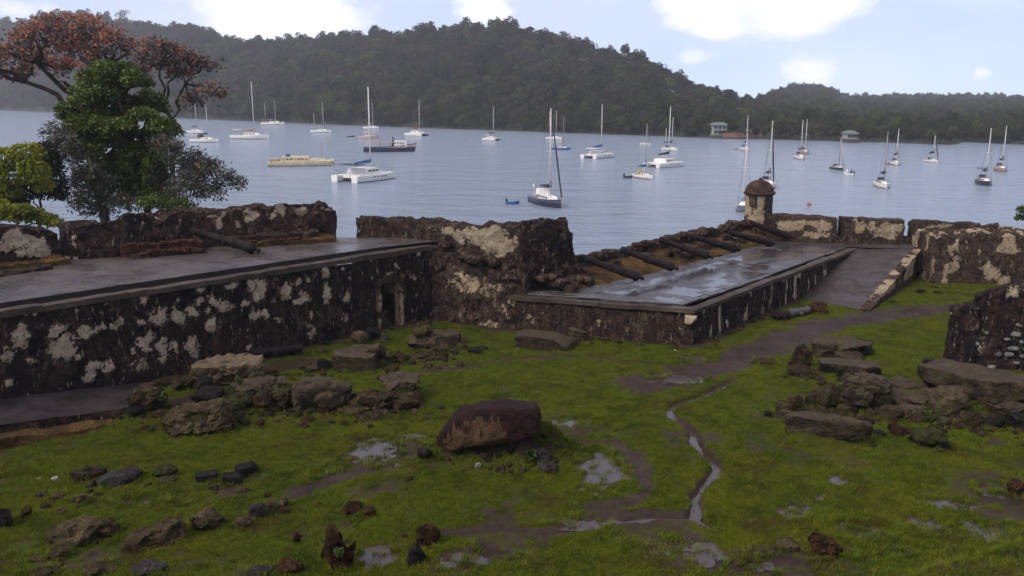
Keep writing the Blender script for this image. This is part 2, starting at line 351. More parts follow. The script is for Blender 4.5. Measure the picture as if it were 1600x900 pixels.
def axis(lo, a, b, hi, fine, coarse):
    v = list(np.arange(a, b + 1e-6, fine)); s = fine; q = a; left = []
    while q > lo: s = min(s * 1.35, coarse); q -= s; left.append(q)
    s = fine; q = b; right = []
    while q < hi: s = min(s * 1.35, coarse); q += s; right.append(q)
    return np.array(left[::-1] + v + right)
xs = axis(-90, -16, 20, 95, .09, 6); ys = axis(-45, 15.6, 48, 85, .10, 6)
X, Y = np.meshgrid(xs, ys); Zg = ground_h(X, Y)
nx, ny = len(xs), len(ys); idx = np.arange(nx * ny).reshape(ny, nx)
me = quads_np('ground', np.stack([X.ravel(), Y.ravel(), Zg.ravel()], 1), np.stack([idx[:-1, :-1].ravel(), idx[:-1, 1:].ravel(), idx[1:, 1:].ravel(), idx[1:, :-1].ravel()], 1), True)
at = me.attributes.new('mud', 'FLOAT', 'POINT'); at.data.foreach_set('value', mud_f(X, Y).ravel().astype(np.float32))
m = Mat('turf'); v = m.pos(coord='World'); mud = m.attr('mud')
g = m.mix(m.ramp(m.noise(.5, 5, .6, v), [(.36, 0.0), (.62, 1.0)]), (.034, .046, .004), (.066, .074, .006))
g = m.mix(m.ramp(m.noise(2.1, 5, .65, v), [(.5, 0.0), (.68, .8)]), g, (.060, .058, .010))
g = m.mix(m.ramp(m.noise(3.4, 5, .7, v), [(.56, 0.0), (.70, .75)]), g, (.040, .028, .014))
g = m.mix(m.ramp(m.noise(13, 5, .75, v), [(.38, .75), (.54, 0.0)]), g, (.016, .026, .006))
d = m.mix(m.ramp(m.noise(1.3, 6, .65, v), [(.35, 0.0), (.65, 1.0)]), (.022, .015, .012), (.054, .037, .031))
d = m.mix(m.ramp(m.noise(5, 4, .6, v), [(.55, 0.0), (.7, .7)]), d, (.062, .030, .015))
k = m.math('ADD', mud, m.math('MULTIPLY', m.math('SUBTRACT', m.noise(3.2, 7, .75, v), .5), 1.7))
km = m.ramp(k, [(.34, 0.0), (.62, 1.0)])
m.col(m.mix(km, g, d)); m.l(m.ramp(km, [(0, .88), (1, .55)]), m.b.inputs['Roughness']); m.set('Specular IOR Level', .08)
m.bump(m.math('ADD', m.noise(22, 6, .75, v), m.math('MULTIPLY', m.noise(6, 5, .65, v), 2.0)), .045, 1.0)
ground = link('ground', me, m.m, kind='structure', label='soggy short grass of the fort court with mud')

# puddles and the stream: flat sheets of water in the hollows of the ground
m = Mat('puddle_water'); m.set('Base Color', (.05, .042, .040, 1)); m.set('Roughness', .09); m.set('IOR', 1.33); m.set('Specular IOR Level', .5)
m.bump(m.noise(9, 3, .5, m.pos(coord='World')), .004, .35); PW = m.m
def sheet(name, x0, x1, y0, y1, z):
    return MB().add([((x0 + x1) / 2 + (x1 - x0) / 2 * math.cos(q * .2618), (y0 + y1) / 2 + (y1 - y0) / 2 * math.sin(q * .2618), z) for q in range(24)], [tuple(range(24))]).mesh(name)
for cx, cy, rx, ry in PUDW:
    z = float(np.median(ground_base(np.array([cx]), np.array([cy])))) - .070
    link('puddle', sheet('puddle', cx - rx * 1.3, cx + rx * 1.3, cy - ry * 1.3, cy + ry * 1.3, z), PW, kind='structure')
for nm, pts, wd, dz in (('stream', STREAM, .24, .150), ('stream', STREAM2, .20, .115)):
    P = [Vector((a, b, 0)) for a, b in pts]; v = []; f = []
    for i, p in enumerate(P):
        t = (P[min(i + 1, len(P) - 1)] - P[max(i - 1, 0)]).normalized(); n_ = Vector((-t.y, t.x, 0)); z = 5.0 - dz; wd_ = wd * min(1, .15 + i * .4, .15 + (len(P) - 1 - i) * .4)
        v += [(p.x - n_.x * wd_, p.y - n_.y * wd_, z), (p.x + n_.x * wd_, p.y + n_.y * wd_, z)]
        if i: f.append((2 * i - 2, 2 * i, 2 * i + 1, 2 * i - 1))
    link(nm, mesh_np(nm, v, f, False), PW, kind='structure')

# ------------------------------------------------------------------ masonry
MW = mat_wall('stained_plaster', plast=(.43, .355, .26)); MW2 = mat_wall('brown_masonry', dark=(.010, .008, .008), brown=(.040, .026, .020), lift=.05)
MW3 = mat_wall('tan_masonry', plast=(.34, .27, .18), dark=(.013, .010, .010), brown=(.050, .034, .026), lift=.07)
def mat_deck(name, c1, c2, wet_lo, wet_hi, sc=1.0, spec=.35):
    m = Mat(name); v = m.pos(coord='World', scale=(sc, sc, sc))
    c = m.mix(m.ramp(m.noise(.9, 6, .65, v), [(.35, 0.0), (.65, 1.0)]), c1, c2)
    c = m.mix(m.ramp(m.noise(4, 5, .7, v), [(.55, 0.0), (.72, .6)]), c, tuple(x * .45 for x in c1))
    oi = m.n('ShaderNodeObjectInfo'); c = m.mix(m.math('MULTIPLY', oi.outputs['Random'], .55), c, tuple(x * .45 for x in c1)); m.col(c); m.l(m.ramp(m.noise(.55, 4, .6, v), [(.42, wet_lo), (.6, wet_hi)]), m.b.inputs['Roughness']); m.set('Specular IOR Level', spec)
    m.bump(m.math('ADD', m.noise(9, 6, .7, v), m.math('MULTIPLY', m.noise(1.5, 3, .6, v), 2.5)), .03, .7); return m.m
MDECK = mat_deck('wet_paving', (.042, .037, .039), (.080, .070, .066), .18, .55)
MDECK2 = mat_deck('dark_wet_paving', (.022, .019, .021), (.045, .040, .042), .2, .5)
MCOP = mat_deck('coping_stone', (.042, .032, .027), (.095, .074, .060), .55, .85, 1.7, .12)
MRAMP = mat_deck('wet_ramp_stone', (.022, .017, .016), (.050, .038, .033), .3, .6, 1.7, .3)
MFLAG = mat_deck('wet_flagstone', (.042, .039, .043), (.080, .072, .074), .10, .42, 1.3, .5)
MEARTH = mat_rock('earth_bank', (.055, .032, .017), (.115, .066, .028), (.20, .11, .032), topmoss=.25, rough=.95)
MBRICK = mat_rock('old_brick', (.045, .020, .016), (.10, .040, .028), (.13, .07, .05), rough=.8)
MDARK = paint('dark_gap', (.012, .010, .010), .9)

class Surf:
    """A masonry surface: quads cut into a fine grid, made uneven, with plaster left in patches."""
    def __init__(s, res=.1): s.P = []; s.Nn = []; s.F = []; s.n = 0; s.res = res
    def quad(s, a, b, c, d, res=None, flip=False):        # a-b along the bottom, d-c along the top
        a, b, c, d = (np.array(q, float) for q in (a, b, c, d)); r = res or s.res
        nu = max(1, int(math.ceil(max(np.linalg.norm(b - a), np.linalg.norm(c - d)) / r))); nv = max(1, int(math.ceil(max(np.linalg.norm(d - a), np.linalg.norm(c - b)) / r)))
        u, v = np.meshgrid(np.linspace(0, 1, nu + 1), np.linspace(0, 1, nv + 1)); u = u.ravel()[:, None]; v = v.ravel()[:, None]
        p = (a * (1 - u) + b * u) * (1 - v) + (d * (1 - u) + c * u) * v
        nrm = np.cross(b - a, d - a); nrm = nrm / (np.linalg.norm(nrm) + 1e-9)
        i = np.arange((nu + 1) * (nv + 1)).reshape(nv + 1, nu + 1) + s.n
        f = np.stack([i[:-1, :-1].ravel(), i[:-1, 1:].ravel(), i[1:, 1:].ravel(), i[1:, :-1].ravel()], 1)
        s.P.append(p); s.Nn.append(np.tile(nrm, (len(p), 1))); s.F.append(f); s.n += len(p); return s
    def hexa(s, B, T, faces='fblrt'):                       # B, T: four corners, front-left, front-right, back-right, back-left
        Q = {'f': (B[0], B[1], T[1], T[0]), 'r': (B[1], B[2], T[2], T[1]), 'b': (B[2], B[3], T[3], T[2]), 'l': (B[3], B[0], T[0], T[3]), 't': (T[0], T[1], T[2], T[3])}
        for c in faces: s.quad(*Q[c], res=s.res * (2.2 if c == 'b' else 1))
        return s
    def build(s, name, mat, parent=None, blobs=(), field=None, amp=.06, crumble=None, seed=0, thick=.022, **kw):
        p = np.concatenate(s.P); nn = np.concatenate(s.Nn); f = np.concatenate(s.F)
        a = np.zeros(len(p))
        w_ = p.copy()
        for ax in range(3): w_[:, ax] += .24 * (fbm(p * 3.4 + 11.3 * ax, seed + 50 + ax, 3) - .5) * 2
        for bp, ru, rv, amt in blobs:                       # patches: centre on the wall, half width, half height
            d = w_ - np.array(bp); r = np.sqrt((np.hypot(d[:, 0], d[:, 1]) / ru) ** 2 + (d[:, 2] / rv) ** 2); a = np.maximum(a, amt * 1.06 * sstep(1.75, .0, r))
        if field is not None: a = np.maximum(a, field(p))
        q = p.copy()
        for ax in range(3): q[:, ax] += amp * (fbm(p * .9 + 5.1 * ax, seed + ax, 3) - .5) * 2 + amp * 1.0 * (fbm(p * 2.9 + 9.7 * ax, seed + 7 + ax, 4) - .5) * 2
        if crumble: q[:, 2] -= crumble(p) * (np.clip(fbm(np.stack([p[:, 0] * 1.1, p[:, 1] * 1.1, p[:, 2] * .01], 1), seed + 31, 4) * 2.4 - .85, 0, 1.3) + .6 * np.clip(vnoise(np.stack([p[:, 0] * 2.7, p[:, 1] * 2.7, p[:, 2] * .01], 1), seed + 37) * 2.2 - 1.1, 0, 1))
        me = quads_np(name, q + nn * (thick * sstep(.42, .55, a))[:, None], f, True)
        at = me.attributes.new('plaster', 'FLOAT', 'POINT'); at.data.foreach_set('value', a.astype(np.float32))
        bm = bmesh.new(); bm.from_mesh(me); bmesh.ops.remove_doubles(bm, verts=bm.verts, dist=.002); bm.to_mesh(me); bm.free()
        me.polygons.foreach_set('use_smooth', np.ones(len(me.polygons), bool)); me.set_sharp_from_angle(angle=R(40))
        return link(name, me, mat, parent, **kw)
def V3(v, z): return (v[0], v[1], z)
def on_wall(px, py, a, n_):      # the point of a vertical wall (point a, plan normal n_) seen at a pixel
    d = ray(px, py); t = (a[0] * n_[0] + a[1] * n_[1]) / (d[0] * n_[0] + d[1] * n_[1]); return np.array((d[0] * t, d[1] * t, CAMH + d[2] * t))
def blobs_on(lst, a, n_, amt=.8):
    o = []
    for q in lst:
        px, py, wp, hp = q[:4]; c = on_wall(px, py, a, n_); k = KPX(c); e = on_wall(px + wp / 2, py, a, n_)
        o.append((c, max(.09, np.hypot(e[0] - c[0], e[1] - c[1])), max(.09, hp / k / 2 * 1.03), q[4] if len(q) > 4 else amt))
    return o
def blobs_poly(lst, pts, amt=.8, z=9.2):   # the same on a wall that follows a plan polyline
    P_ = [Vector(q) for q in pts]; pxs_ = [800 + q.x * KPX((q.x, q.y, z)) for q in P_]; o = []
    for q in lst:
        i = max([j for j in range(len(P_) - 1) if pxs_[j] <= q[0]] or [0]); d = (P_[i + 1] - P_[i]).normalized(); o += blobs_on([q], P_[i], Vector((-d.y, d.x)), amt)
    return o
def nfield(scale, lo, hi, amt, seed, zs=1.0):
    return lambda p: amt * sstep(lo, hi, fbm(p * np.array([scale, scale, scale * zs]), seed, 3))

# --- upper battery: wall, coping, paved deck, doorway
UB = thing('upper_battery', 'long dark stained wall with pale plaster patches and a paved gun deck on top', 'fort wall', V3(WA, 5))
def par(o, p): o.parent = p; o.matrix_parent_inverse = Matrix.Translation(-Vector(p.location)) if p.type == 'EMPTY' and not any(p.rotation_euler) else Matrix(); return o
ZT = 8.6; ZC = 8.28
blL = [(32, 527, 38, 46), (8, 555, 26, 30), (89, 511, 46, 24), (97, 542, 58, 48), (135, 520, 30, 26), (135, 504, 12, 18), (157, 510, 28, 20), (175, 508, 22, 18), (186, 505, 14, 24), (220, 503, 17, 22),
       (247, 496, 38, 40), (277, 500, 30, 32), (226, 535, 34, 42), (253, 543, 25, 46), (274, 540, 17, 34), (300, 538, 25, 48), (228, 466, 20, 17), (335, 469, 32, 17), (321, 485, 17, 17), (299, 486, 20, 22),
       (350, 480, 32, 26), (328, 505, 25, 26), (362, 444, 28, 15), (395, 445, 24, 24), (310, 452, 22, 13), (383, 475, 22, 16), (395, 496, 22, 26), (150, 570, 32, 22), (172, 570, 26, 26), (142, 588, 34, 20),
       (220, 575, 38, 30, .62), (84, 582, 12, 13), (15, 598, 18, 15), (50, 562, 28, 12), (407, 455, 28, 44), (447, 455, 28, 34), (472, 469, 34, 24), (465, 439, 14, 24), (482, 440, 12, 14), (510, 425, 16, 22),
       (512, 462, 14, 48), (542, 466, 15, 22), (537, 417, 9, 11), (412, 492, 16, 16), (430, 500, 12, 22), (539, 497, 12, 18), (485, 492, 11, 14), (487, 520, 22, 32, .62), (37, 493, 14, 11), (55, 495, 16, 12), (120, 560, 14, 20), (204, 545, 14, 18),
       (608, 430, 30, 8, .6), (645, 432, 14, 20, .6), (620, 470, 8, 60, .58), (650, 460, 10, 12, .6), (672, 412, 9, 12), (662, 440, 10, 26, .55), (255, 560, 30, 24, .6)]
s = Surf(.085); a0 = WA - WD * 8.0
dl = Vector((-5.66, 37.44)); dl = WA + WD * ((dl - WA) @ WD); dr = dl + WD * 1.02; zd0, zd1 = 5.02, 7.12
we = WB + WD * .3
s.quad(V3(a0, 4.2), V3(dl, 4.2), V3(dl, ZC), V3(a0, ZC)).quad(V3(dl, zd1), V3(dr, zd1), V3(dr, ZC), V3(dl, ZC)).quad(V3(dr, 4.2), V3(we, 4.2), V3(we, ZC), V3(dr, ZC))
par(s.build('wall', MW, UB, blobs_on(blL, WA, WN), field=nfield(2.2, .66, .78, .62, 71), amp=.055, seed=1), UB)
s = Surf(.12); i1 = WN * 1.25
s.quad(V3(dl, 4.6), V3(dl + i1, 4.6), V3(dl + i1, zd1), V3(dl, zd1)).quad(V3(dr + i1, 4.6), V3(dr, 4.6), V3(dr, zd1), V3(dr + i1, zd1)).quad(V3(dl + i1, 4.6), V3(dr + i1, 4.6), V3(dr + i1, zd1), V3(dl + i1, zd1)).quad(V3(dl, zd1), V3(dl + i1, zd1), V3(dr + i1, zd1), V3(dr, zd1))
dw = s.build('doorway', MW3, UB, field=nfield(1.3, .3, .5, .75, 9), amp=.03, seed=2); par(dw, UB)
for q0, q1, z0, z1 in ((dl - WD * .16, dl + WD * .03, 5.0, 7.3), (dr - WD * .03, dr + WD * .2, 5.0, 7.3)):
    s = Surf(.1); o_ = WN * -.07; s.hexa([V3(q0 + o_, z0), V3(q1 + o_, z0), V3(q1 + WN * .2, z0), V3(q0 + WN * .2, z0)], [V3(q0 + o_, z1), V3(q1 + o_, z1), V3(q1 + WN * .2, z1), V3(q0 + WN * .2, z1)])
    par(s.build('door_jamb', MW3, UB, field=nfield(1.7, .4, .55, .7, 12), amp=.03, seed=3), UB)
s = Surf(.1); q0, q1 = dl - WD * .2, dr + WD * .24; o_ = WN * -.10
s.hexa([V3(q0 + o_, 7.14), V3(q1 + o_, 7.14), V3(q1 + WN * .2, 7.14), V3(q0 + WN * .2, 7.14)], [V3(q0 + o_, 7.38), V3(q1 + o_, 7.38), V3(q1 + WN * .2, 7.38), V3(q0 + WN * .2, 7.38)])
par(s.build('door_lintel', MW3, UB, field=nfield(1.7, .45, .6, .7, 14), amp=.03, seed=4), UB)
# coping stones along the edge, a dark gutter behind them
def coping(parent, p0, p1, inward, zb, zt, wd, step, seed, over=.06):
    L_ = (p1 - p0).length; d = (p1 - p0).normalized(); q = 0; rr = random.Random(seed)
    while q < L_ - .05:
        ln = min(step * rr.uniform(.7, 1.35), L_ - q); ln = L_ - q if L_ - q - ln < .4 else ln
        e0, e1 = p0 + d * (q + .008), p0 + d * (q + ln - .008); zz = zt + rr.uniform(-.022, .022)
        s = Surf(.16); f0 = inward * (-over + rr.uniform(-.02, .02)); bk = inward * (wd + rr.uniform(-.03, .03))
        s.hexa([V3(e0 + f0, zb), V3(e1 + f0, zb), V3(e1 + bk, zb), V3(e0 + bk, zb)], [V3(e0 + f0, zz), V3(e1 + f0, zz), V3(e1 + bk, zz), V3(e0 + bk, zz)])
        par(s.build('coping_stone', MCOP, parent, amp=.028, seed=seed + int(q * 10)), parent); q += ln
coping(UB, a0, WB - WD * .2, WN, ZC - .02, ZT - .14, .42, 2.1, 40)
rear = [G(-260, 470, ZT), G(-60, 432, ZT), G(105, 412, ZT), G(290, 395, ZT), G(525, 374, ZT), G(690, 374.5, ZT)]
rearp = [Vector((q.x, q.y)) for q in rear]
s = Surf(.2); fr = [a0 + WD * (((q - a0) @ WD)) + WN * .64 for q in rearp]; fr[-1] = WB + WD * .2 + WN * .1
fr = [q if (q - a0) @ WD > 0 else a0 + WN * .64 for q in fr]
for i in range(5): s.quad(V3(fr[i], ZT - .01), V3(fr[i + 1], ZT - .01), V3(rearp[i + 1] + WN * .5, ZT + .04), V3(rearp[i] + WN * .5, ZT + .04))
par(s.build('deck', MDECK, UB, amp=.03, seed=6), UB)
s = Surf(.4); s.quad(V3(a0 + WN * .3, ZT - .22), V3(we + WN * .3, ZT - .22), V3(we + WN * .9, ZT - .22), V3(a0 + WN * .9, ZT - .22)); par(s.build('gutter', MDARK, UB, amp=.01), UB)
s = Surf(.4); s.quad(V3(a0 + WN * .645, ZT - .23), V3(we + WN * .645, ZT - .23), V3(we + WN * .645, ZT + .0), V3(a0 + WN * .645, ZT + .0)); par(s.build('gutter_side', MDARK, UB, amp=.01), UB)

# --- parapet of the upper battery: three blocks of wall with brick ledges at their foot
def wall_block(name, label, pts, tops, thick, zb, mat, cat='wall', blobs=(), field=None, amp=.08, crum=.35, seed=0, res=.1, group=None, ends='lr', back=-2.0, parent=None):
    """pts: plan polyline of the front foot; tops: crest height at each point; thick: plan vector to the back."""
    t = parent or thing(name, label, cat, V3(pts[0], zb), group=group); s = Surf(res); th = Vector(thick)
    bat = th.normalized() * .06
    for i in range(len(pts) - 1):
        p, q = Vector(pts[i]), Vector(pts[i + 1]); z0, z1 = tops[i], tops[i + 1]; pt, qt = p + bat * (z0 - zb), q + bat * (z1 - zb)
        s.quad(V3(p, zb), V3(q, zb), V3(qt, z1), V3(pt, z0)); s.quad(V3(pt, z0), V3(qt, z1), V3(q + th, z1 - .05), V3(p + th, z0 - .05))
        s.quad(V3(q + th, back), V3(p + th, back), V3(p + th, z0 - .05), V3(q + th, z1 - .05), res=.5)
    p = Vector(pts[0]); z0 = tops[0]; q = Vector(pts[-1]); z1 = tops[-1]
    s.quad(V3(p + th, zb), V3(p, zb), V3(p + bat * (z0 - zb), z0), V3(p + th, z0 - .05)); s.quad(V3(q, zb), V3(q + th, zb), V3(q + th, z1 - .05), V3(q + bat * (z1 - zb), z1))
    def cr(pp):
        h = np.interp(pp @ np.array([*(Vector(pts[-1]) - Vector(pts[0])).normalized(), 0]), [Vector(a) @ (Vector(pts[-1]) - Vector(pts[0])).normalized() for a in pts], tops)
        return crum * sstep(h - .7, h - .05, pp[:, 2])
    o = s.build('masonry', mat, t, blobs, field, amp, cr, seed)
    if parent is None: par(o, t)
    return t
def zat(py, p): return AT(800, py, p[1]).z
r1, r2, r3, r4, r5 = rearp[1], rearp[2], rearp[3], rearp[4], rearp[5]
def fpt(px, py): q = G(px, py, ZT); return Vector((q.x, q.y))
pa = [fpt(-260, 466), fpt(-40, 428), fpt(96, 410)]; nA = (pa[2] - pa[1]).normalized(); nA = Vector((-nA.y, nA.x))
P1 = wall_block('parapet_wall', 'left end of the parapet with a large pale plaster patch below the bright shrub', pa, [zat(345, pa[0]), zat(352, pa[1]), zat(357, pa[2])], nA * 1.5, ZT - .1, MW,
    blobs=blobs_poly([(25, 372, 46, 30), (52, 380, 36, 28), (60, 392, 46, 24), (10, 385, 24, 22), (70, 378, 12, 20), (40, 392, 30, 16)], pa, 1.0), seed=11, crum=.4)
pb = [fpt(104, 409), fpt(200, 402), fpt(292, 392)]; nB = (pb[2] - pb[0]).normalized(); nB = Vector((-nB.y, nB.x))
P2 = wall_block('parapet_wall', 'dark mouldy stretch of parapet with broken red brick ledge at its foot', pb, [zat(352, pb[0]), zat(336, pb[1]), zat(330, pb[2])], nB * 1.4, ZT - .1, MW,
    blobs=blobs_poly([(115, 365, 16, 26, .62), (282, 345, 14, 14, .8), (112, 372, 18, 30, .8), (100, 404, 30, 12, .8), (225, 350, 8, 8, .8)], pb, .8), field=nfield(2.5, .68, .8, .6, 5), seed=12, crum=.4)
pc = [fpt(280, 391), fpt(400, 381), fpt(470, 376), fpt(527, 373)]; nC = (pc[3] - pc[0]).normalized(); nC = Vector((-nC.y, nC.x))
P3 = wall_block('parapet_wall', 'parapet stretch with rounded broken top end at the gap behind the single cannon', pc, [zat(326, pc[0]), zat(321, pc[1]), zat(319, pc[2]), zat(320, pc[3])], nC * 1.5, ZT - .1, MW2,
    blobs=blobs_poly([(350, 328, 18, 30), (395, 332, 26, 28), (440, 325, 24, 22), (470, 328, 26, 18), (500, 332, 20, 20), (390, 345, 14, 18, .8), (335, 333, 26, 12, .8), (425, 337, 12, 12)], pc, 1.05), field=nfield(1.9, .62, .75, .6, 8), seed=13, crum=.45)
def ledge(parent, p0, p1, n_, dep, z0, z1, mat, seed, off=0.0, crum=.12):
    s = Surf(.11); f0, f1 = p0 - n_ * (dep + off), p1 - n_ * (dep + off); b0, b1 = p0 + n_ * .1, p1 + n_ * .1
    s.hexa([V3(f0, z0), V3(f1, z0), V3(b1, z0), V3(b0, z0)], [V3(f0, z1), V3(f1, z1), V3(b1, z1 + .03), V3(b0, z1 + .03)], 'flrt')
    par(s.build('ledge', mat, parent, amp=.07, seed=seed, crumble=lambda p: crum * sstep(z0, z1, p[:, 2])), parent)
ledge(P1, pa[1] - nA * .1, pa[2] + nA.orthogonal() * 0 - nA * .1, nA, .7, ZT - .1, ZT + .32, MEARTH, 21); ledge(P1, lerp(pa[0], pa[1], .5), lerp(pa[1], pa[2], .72), nA, 1.35, ZT - .1, ZT + .22, MW2, 22)
ledge(P2, lerp(pb[0], pb[2], .42), pb[2] + (pb[2] - pb[0]) * .12, nB, .55, ZT - .1, ZT + .50, MBRICK, 23); ledge(P2, lerp(pb[0], pb[2], .5), pb[2] + (pb[2] - pb[0]) * .1, nB, 1.05, ZT - .1, ZT + .2, MW2, 24)
ledge(P3, lerp(pc[0], pc[3], .3), lerp(pc[0], pc[3], .86), nC, .5, ZT - .1, ZT + .5, MW2, 25); ledge(P3, lerp(pc[0], pc[3], .38), lerp(pc[0], pc[3], .95), nC, 1.0, ZT - .1, ZT + .24, MEARTH, 26)
def _ball(sub):
    bm = bmesh.new(); bmesh.ops.create_icosphere(bm, subdivisions=sub, radius=1.0); p = np.array([v.co[:] for v in bm.verts]); f = np.array([[v.index for v in q.verts] for q in bm.faces]); bm.free(); return p, f
BALL = {q: _ball(q) for q in (1, 2, 3, 4, 5)}
def lump(rx, ry, rz, seed, cuts=9, sub=3, amp=.10, boxy=0.0, flat=None, bits=0):
    """A broken stone: a ball cut by random planes, or a worn block when boxy; bits of masonry may cling to it."""
    rg = np.random.default_rng(seed); VV = []; FF = []; s_ = max(rx, ry, rz); nv = 0
    for b_ in range(1 + bits):
        p, f = BALL[sub if b_ == 0 else max(2, sub - 1)]
        if boxy:
            e = 2 / (1 - boxy * .82); q = (np.abs(p) ** e).sum(1) ** (1 / e); p = p / q[:, None]
        for i in range(cuts + (3 if b_ else 0)):
            n_ = rg.normal(size=3); n_ /= np.linalg.norm(n_); o = rg.uniform(.52, .9) * (1.32 if boxy else 1); p = p - np.maximum(0, p @ n_ - o)[:, None] * n_
        if flat is not None and b_ == 0: p = p.copy(); p[:, 2] = np.minimum(p[:, 2], flat + .06 * (fbm(p * 2, seed, 2) - .5))
        p = p * np.array([rx, ry, rz])
        if b_:
            k = rg.uniform(.3, .55); a_ = rg.uniform(0, 6.28); el_ = rg.uniform(-.2, .75); ca = math.cos(a_); sa = math.sin(a_); rt = rg.uniform(-.6, .6); c_, sn = math.cos(rt), math.sin(rt)
            p = p * k * np.array([1, 1, 1.15]); p = np.stack([p[:, 0] * c_ - p[:, 2] * sn, p[:, 1], p[:, 0] * sn + p[:, 2] * c_], 1) + np.array([ca * rx * .72, sa * ry * .72, el_ * rz * .62])
        d = np.zeros_like(p)
        for ax in range(3):
            d[:, ax] = s_ * amp * (fbm(p / s_ * 2.2 + 3.3 * ax + seed, seed, 3) - .5) * 2 + s_ * amp * .7 * (fbm(p / s_ * 5.5 + 1.3 * ax + seed, seed + 3, 3) - .5) * 2
        rid = 1 - np.abs(fbm(p / s_ * 3.1 + seed * .37, seed + 9, 3) * 2 - 1); d -= p / (np.linalg.norm(p, axis=1)[:, None] + 1e-6) * (s_ * amp * .5 * sstep(.82, 1.0, rid))[:, None]
        VV.append(p + d); FF.append(f + nv); nv += len(p)
    return mesh_np('stone', np.concatenate(VV), np.concatenate(FF), True, 32)
BRK = [lump(.16, .11, .07, 900 + i, 5, 2, .06, .8) for i in range(5)]
rr = random.Random(5)
for n_, b0, b1, par_, zz, off, cnt in ((nB, lerp(pb[0], pb[2], .45), pb[2] + (pb[2] - pb[0]) * .08, P2, ZT + .52, .5, 12), (nB, lerp(pb[0], pb[2], .6), pb[2], P2, ZT + .28, 1.0, 9), (nC, lerp(pc[0], pc[3], .35), lerp(pc[0], pc[3], .8), P3, ZT + .3, .95, 8)):
    for i in range(cnt):
        q = lerp(b0, b1, (i + rr.uniform(.1, .9)) / cnt) - n_ * (off + rr.uniform(-.12, .05))
        par(link('brick', BRK[i % 5], MBRICK, par_, loc=(q.x, q.y, zz + rr.uniform(-.06, .03)), rot=(rr.uniform(-.15, .15), rr.uniform(-.15, .15), math.atan2(WD.y, WD.x) + rr.uniform(-.2, .2))), par_)
# rounded boulder-like remnant at the end of the third stretch, and a low sill in the gap
q = fpt(492, 376); par(link('broken_end', lump(.85, .8, 1.0, 321, 7, 4, .12), MW2, P3, loc=(q.x, q.y + .7, ZT + .75)), P3)

# --- centre: the high broken wall and its end block
pd = [fpt(553, 371), Vector((-3.2, 39.75)), Vector((.5, 38.75))]; nD = (pd[2] - pd[0]).normalized(); nD = Vector((-nD.y, nD.x))
CW = thing('broken_wall', 'high crumbling wall between the two batteries with peeling tan plaster and a leaning end block', 'wall', V3(pd[0], 5))
s_ = [(670, 352, 20, 18), (700, 356, 40, 26), (732, 358, 44, 34), (765, 362, 60, 40), (775, 385, 50, 40), (800, 378, 24, 24), (745, 375, 44, 26), (715, 372, 26, 22), (810, 372, 14, 20), (660, 345, 14, 12, .6), (640, 350, 16, 16, .6), (600, 352, 14, 12, .55), (808, 402, 10, 12)]
wall_block('x', '', pd, [zat(338, pd[0]), zat(346, pd[1]), zat(349, pd[2])], nD * 1.7, 5.0, MW2, blobs=blobs_poly(s_, pd, 1.0), field=nfield(1.7, .66, .8, .6, 15), seed=14, crum=.4, parent=CW)
bpy.data.objects['masonry'] if False else None
s = Surf(.1); lo = [V3((-3.75, 39.4), 4.4), V3((.6, 37.85), 4.4), V3((1.2, 39.6), 4.4), V3((-3.2, 41), 4.4)]
hi_ = [V3((-3.75, 39.75), 8.55), V3((.5, 38.15), 7.45), V3((1.0, 39.4), 8.0), V3((-3.2, 40.9), 8.75)]
s.hexa(lo, hi_, 'flrt'); nE = Vector((1.55, 4.35)).normalized()
s.build('lower_mass', MW3, CW, blobs_on([(717, 425, 26, 44), (737, 442, 44, 44), (755, 430, 30, 26, .62), (775, 448, 34, 26, .65), (760, 460, 30, 40, .6), (785, 480, 30, 22, .62), (700, 440, 14, 22, .58), (790, 490, 26, 16, .62)], Vector((-3.75, 39.4)), nE, .85), field=nfield(1.2, .55, .7, .56, 17), amp=.22, crumble=lambda p: .6 * sstep(6.8, 8.0, p[:, 2]), seed=15)
s = Surf(.1)
bb = [V3((.35, 38.3), 5.5), V3((3.25, 39.9), 5.5), V3((2.3, 42.6), 2), V3((-.6, 41.5), 2)]; bt = [V3((.45, 38.75), zat(350, (0, 38.75))), V3((2.36, 40.15), zat(336, (0, 40.15))), V3((1.9, 42.3), 9.4), V3((-.3, 41.4), 9.2)]
s.hexa(bb, bt, 'fblrt'); nF = Vector((-1.6, 2.9)).normalized()
s.build('end_block', MW, CW, blobs_on([(837, 358, 12, 20), (852, 360, 26, 34), (866, 360, 10, 30), (879, 355, 12, 26), (846, 378, 8, 22), (894, 386, 9, 13), (859, 418, 9, 26), (865, 400, 8, 12), (903, 415, 7, 22), (834, 400, 7, 10), (828, 436, 6, 14), (812, 425, 14, 18, .6)], Vector((.35, 38.3)), nF, .78), amp=.17, crumble=lambda p: .35 * sstep(8.6, 9.6, p[:, 2]), seed=16)
rr = random.Random(17)
for i in range(22):
    u = rr.uniform(0, 1); q = lerp(Vector((-3.4, 39.9)), Vector((2.9, 39.3)), u) + Vector((0, rr.uniform(-.5, .25))); k = rr.uniform(.18, .5)
    link('stone', lump(k, k * .8, k * .55, 1500 + i, 8, 3, .13, .35), MW3 if i % 3 else MW2, CW, loc=(q.x, q.y - .35, lerp(8.5, 6.75, u) + rr.uniform(-.15, .1)), rot=(0, 0, rr.uniform(0, 6)))
for o in list(CW.children): par(o, CW)

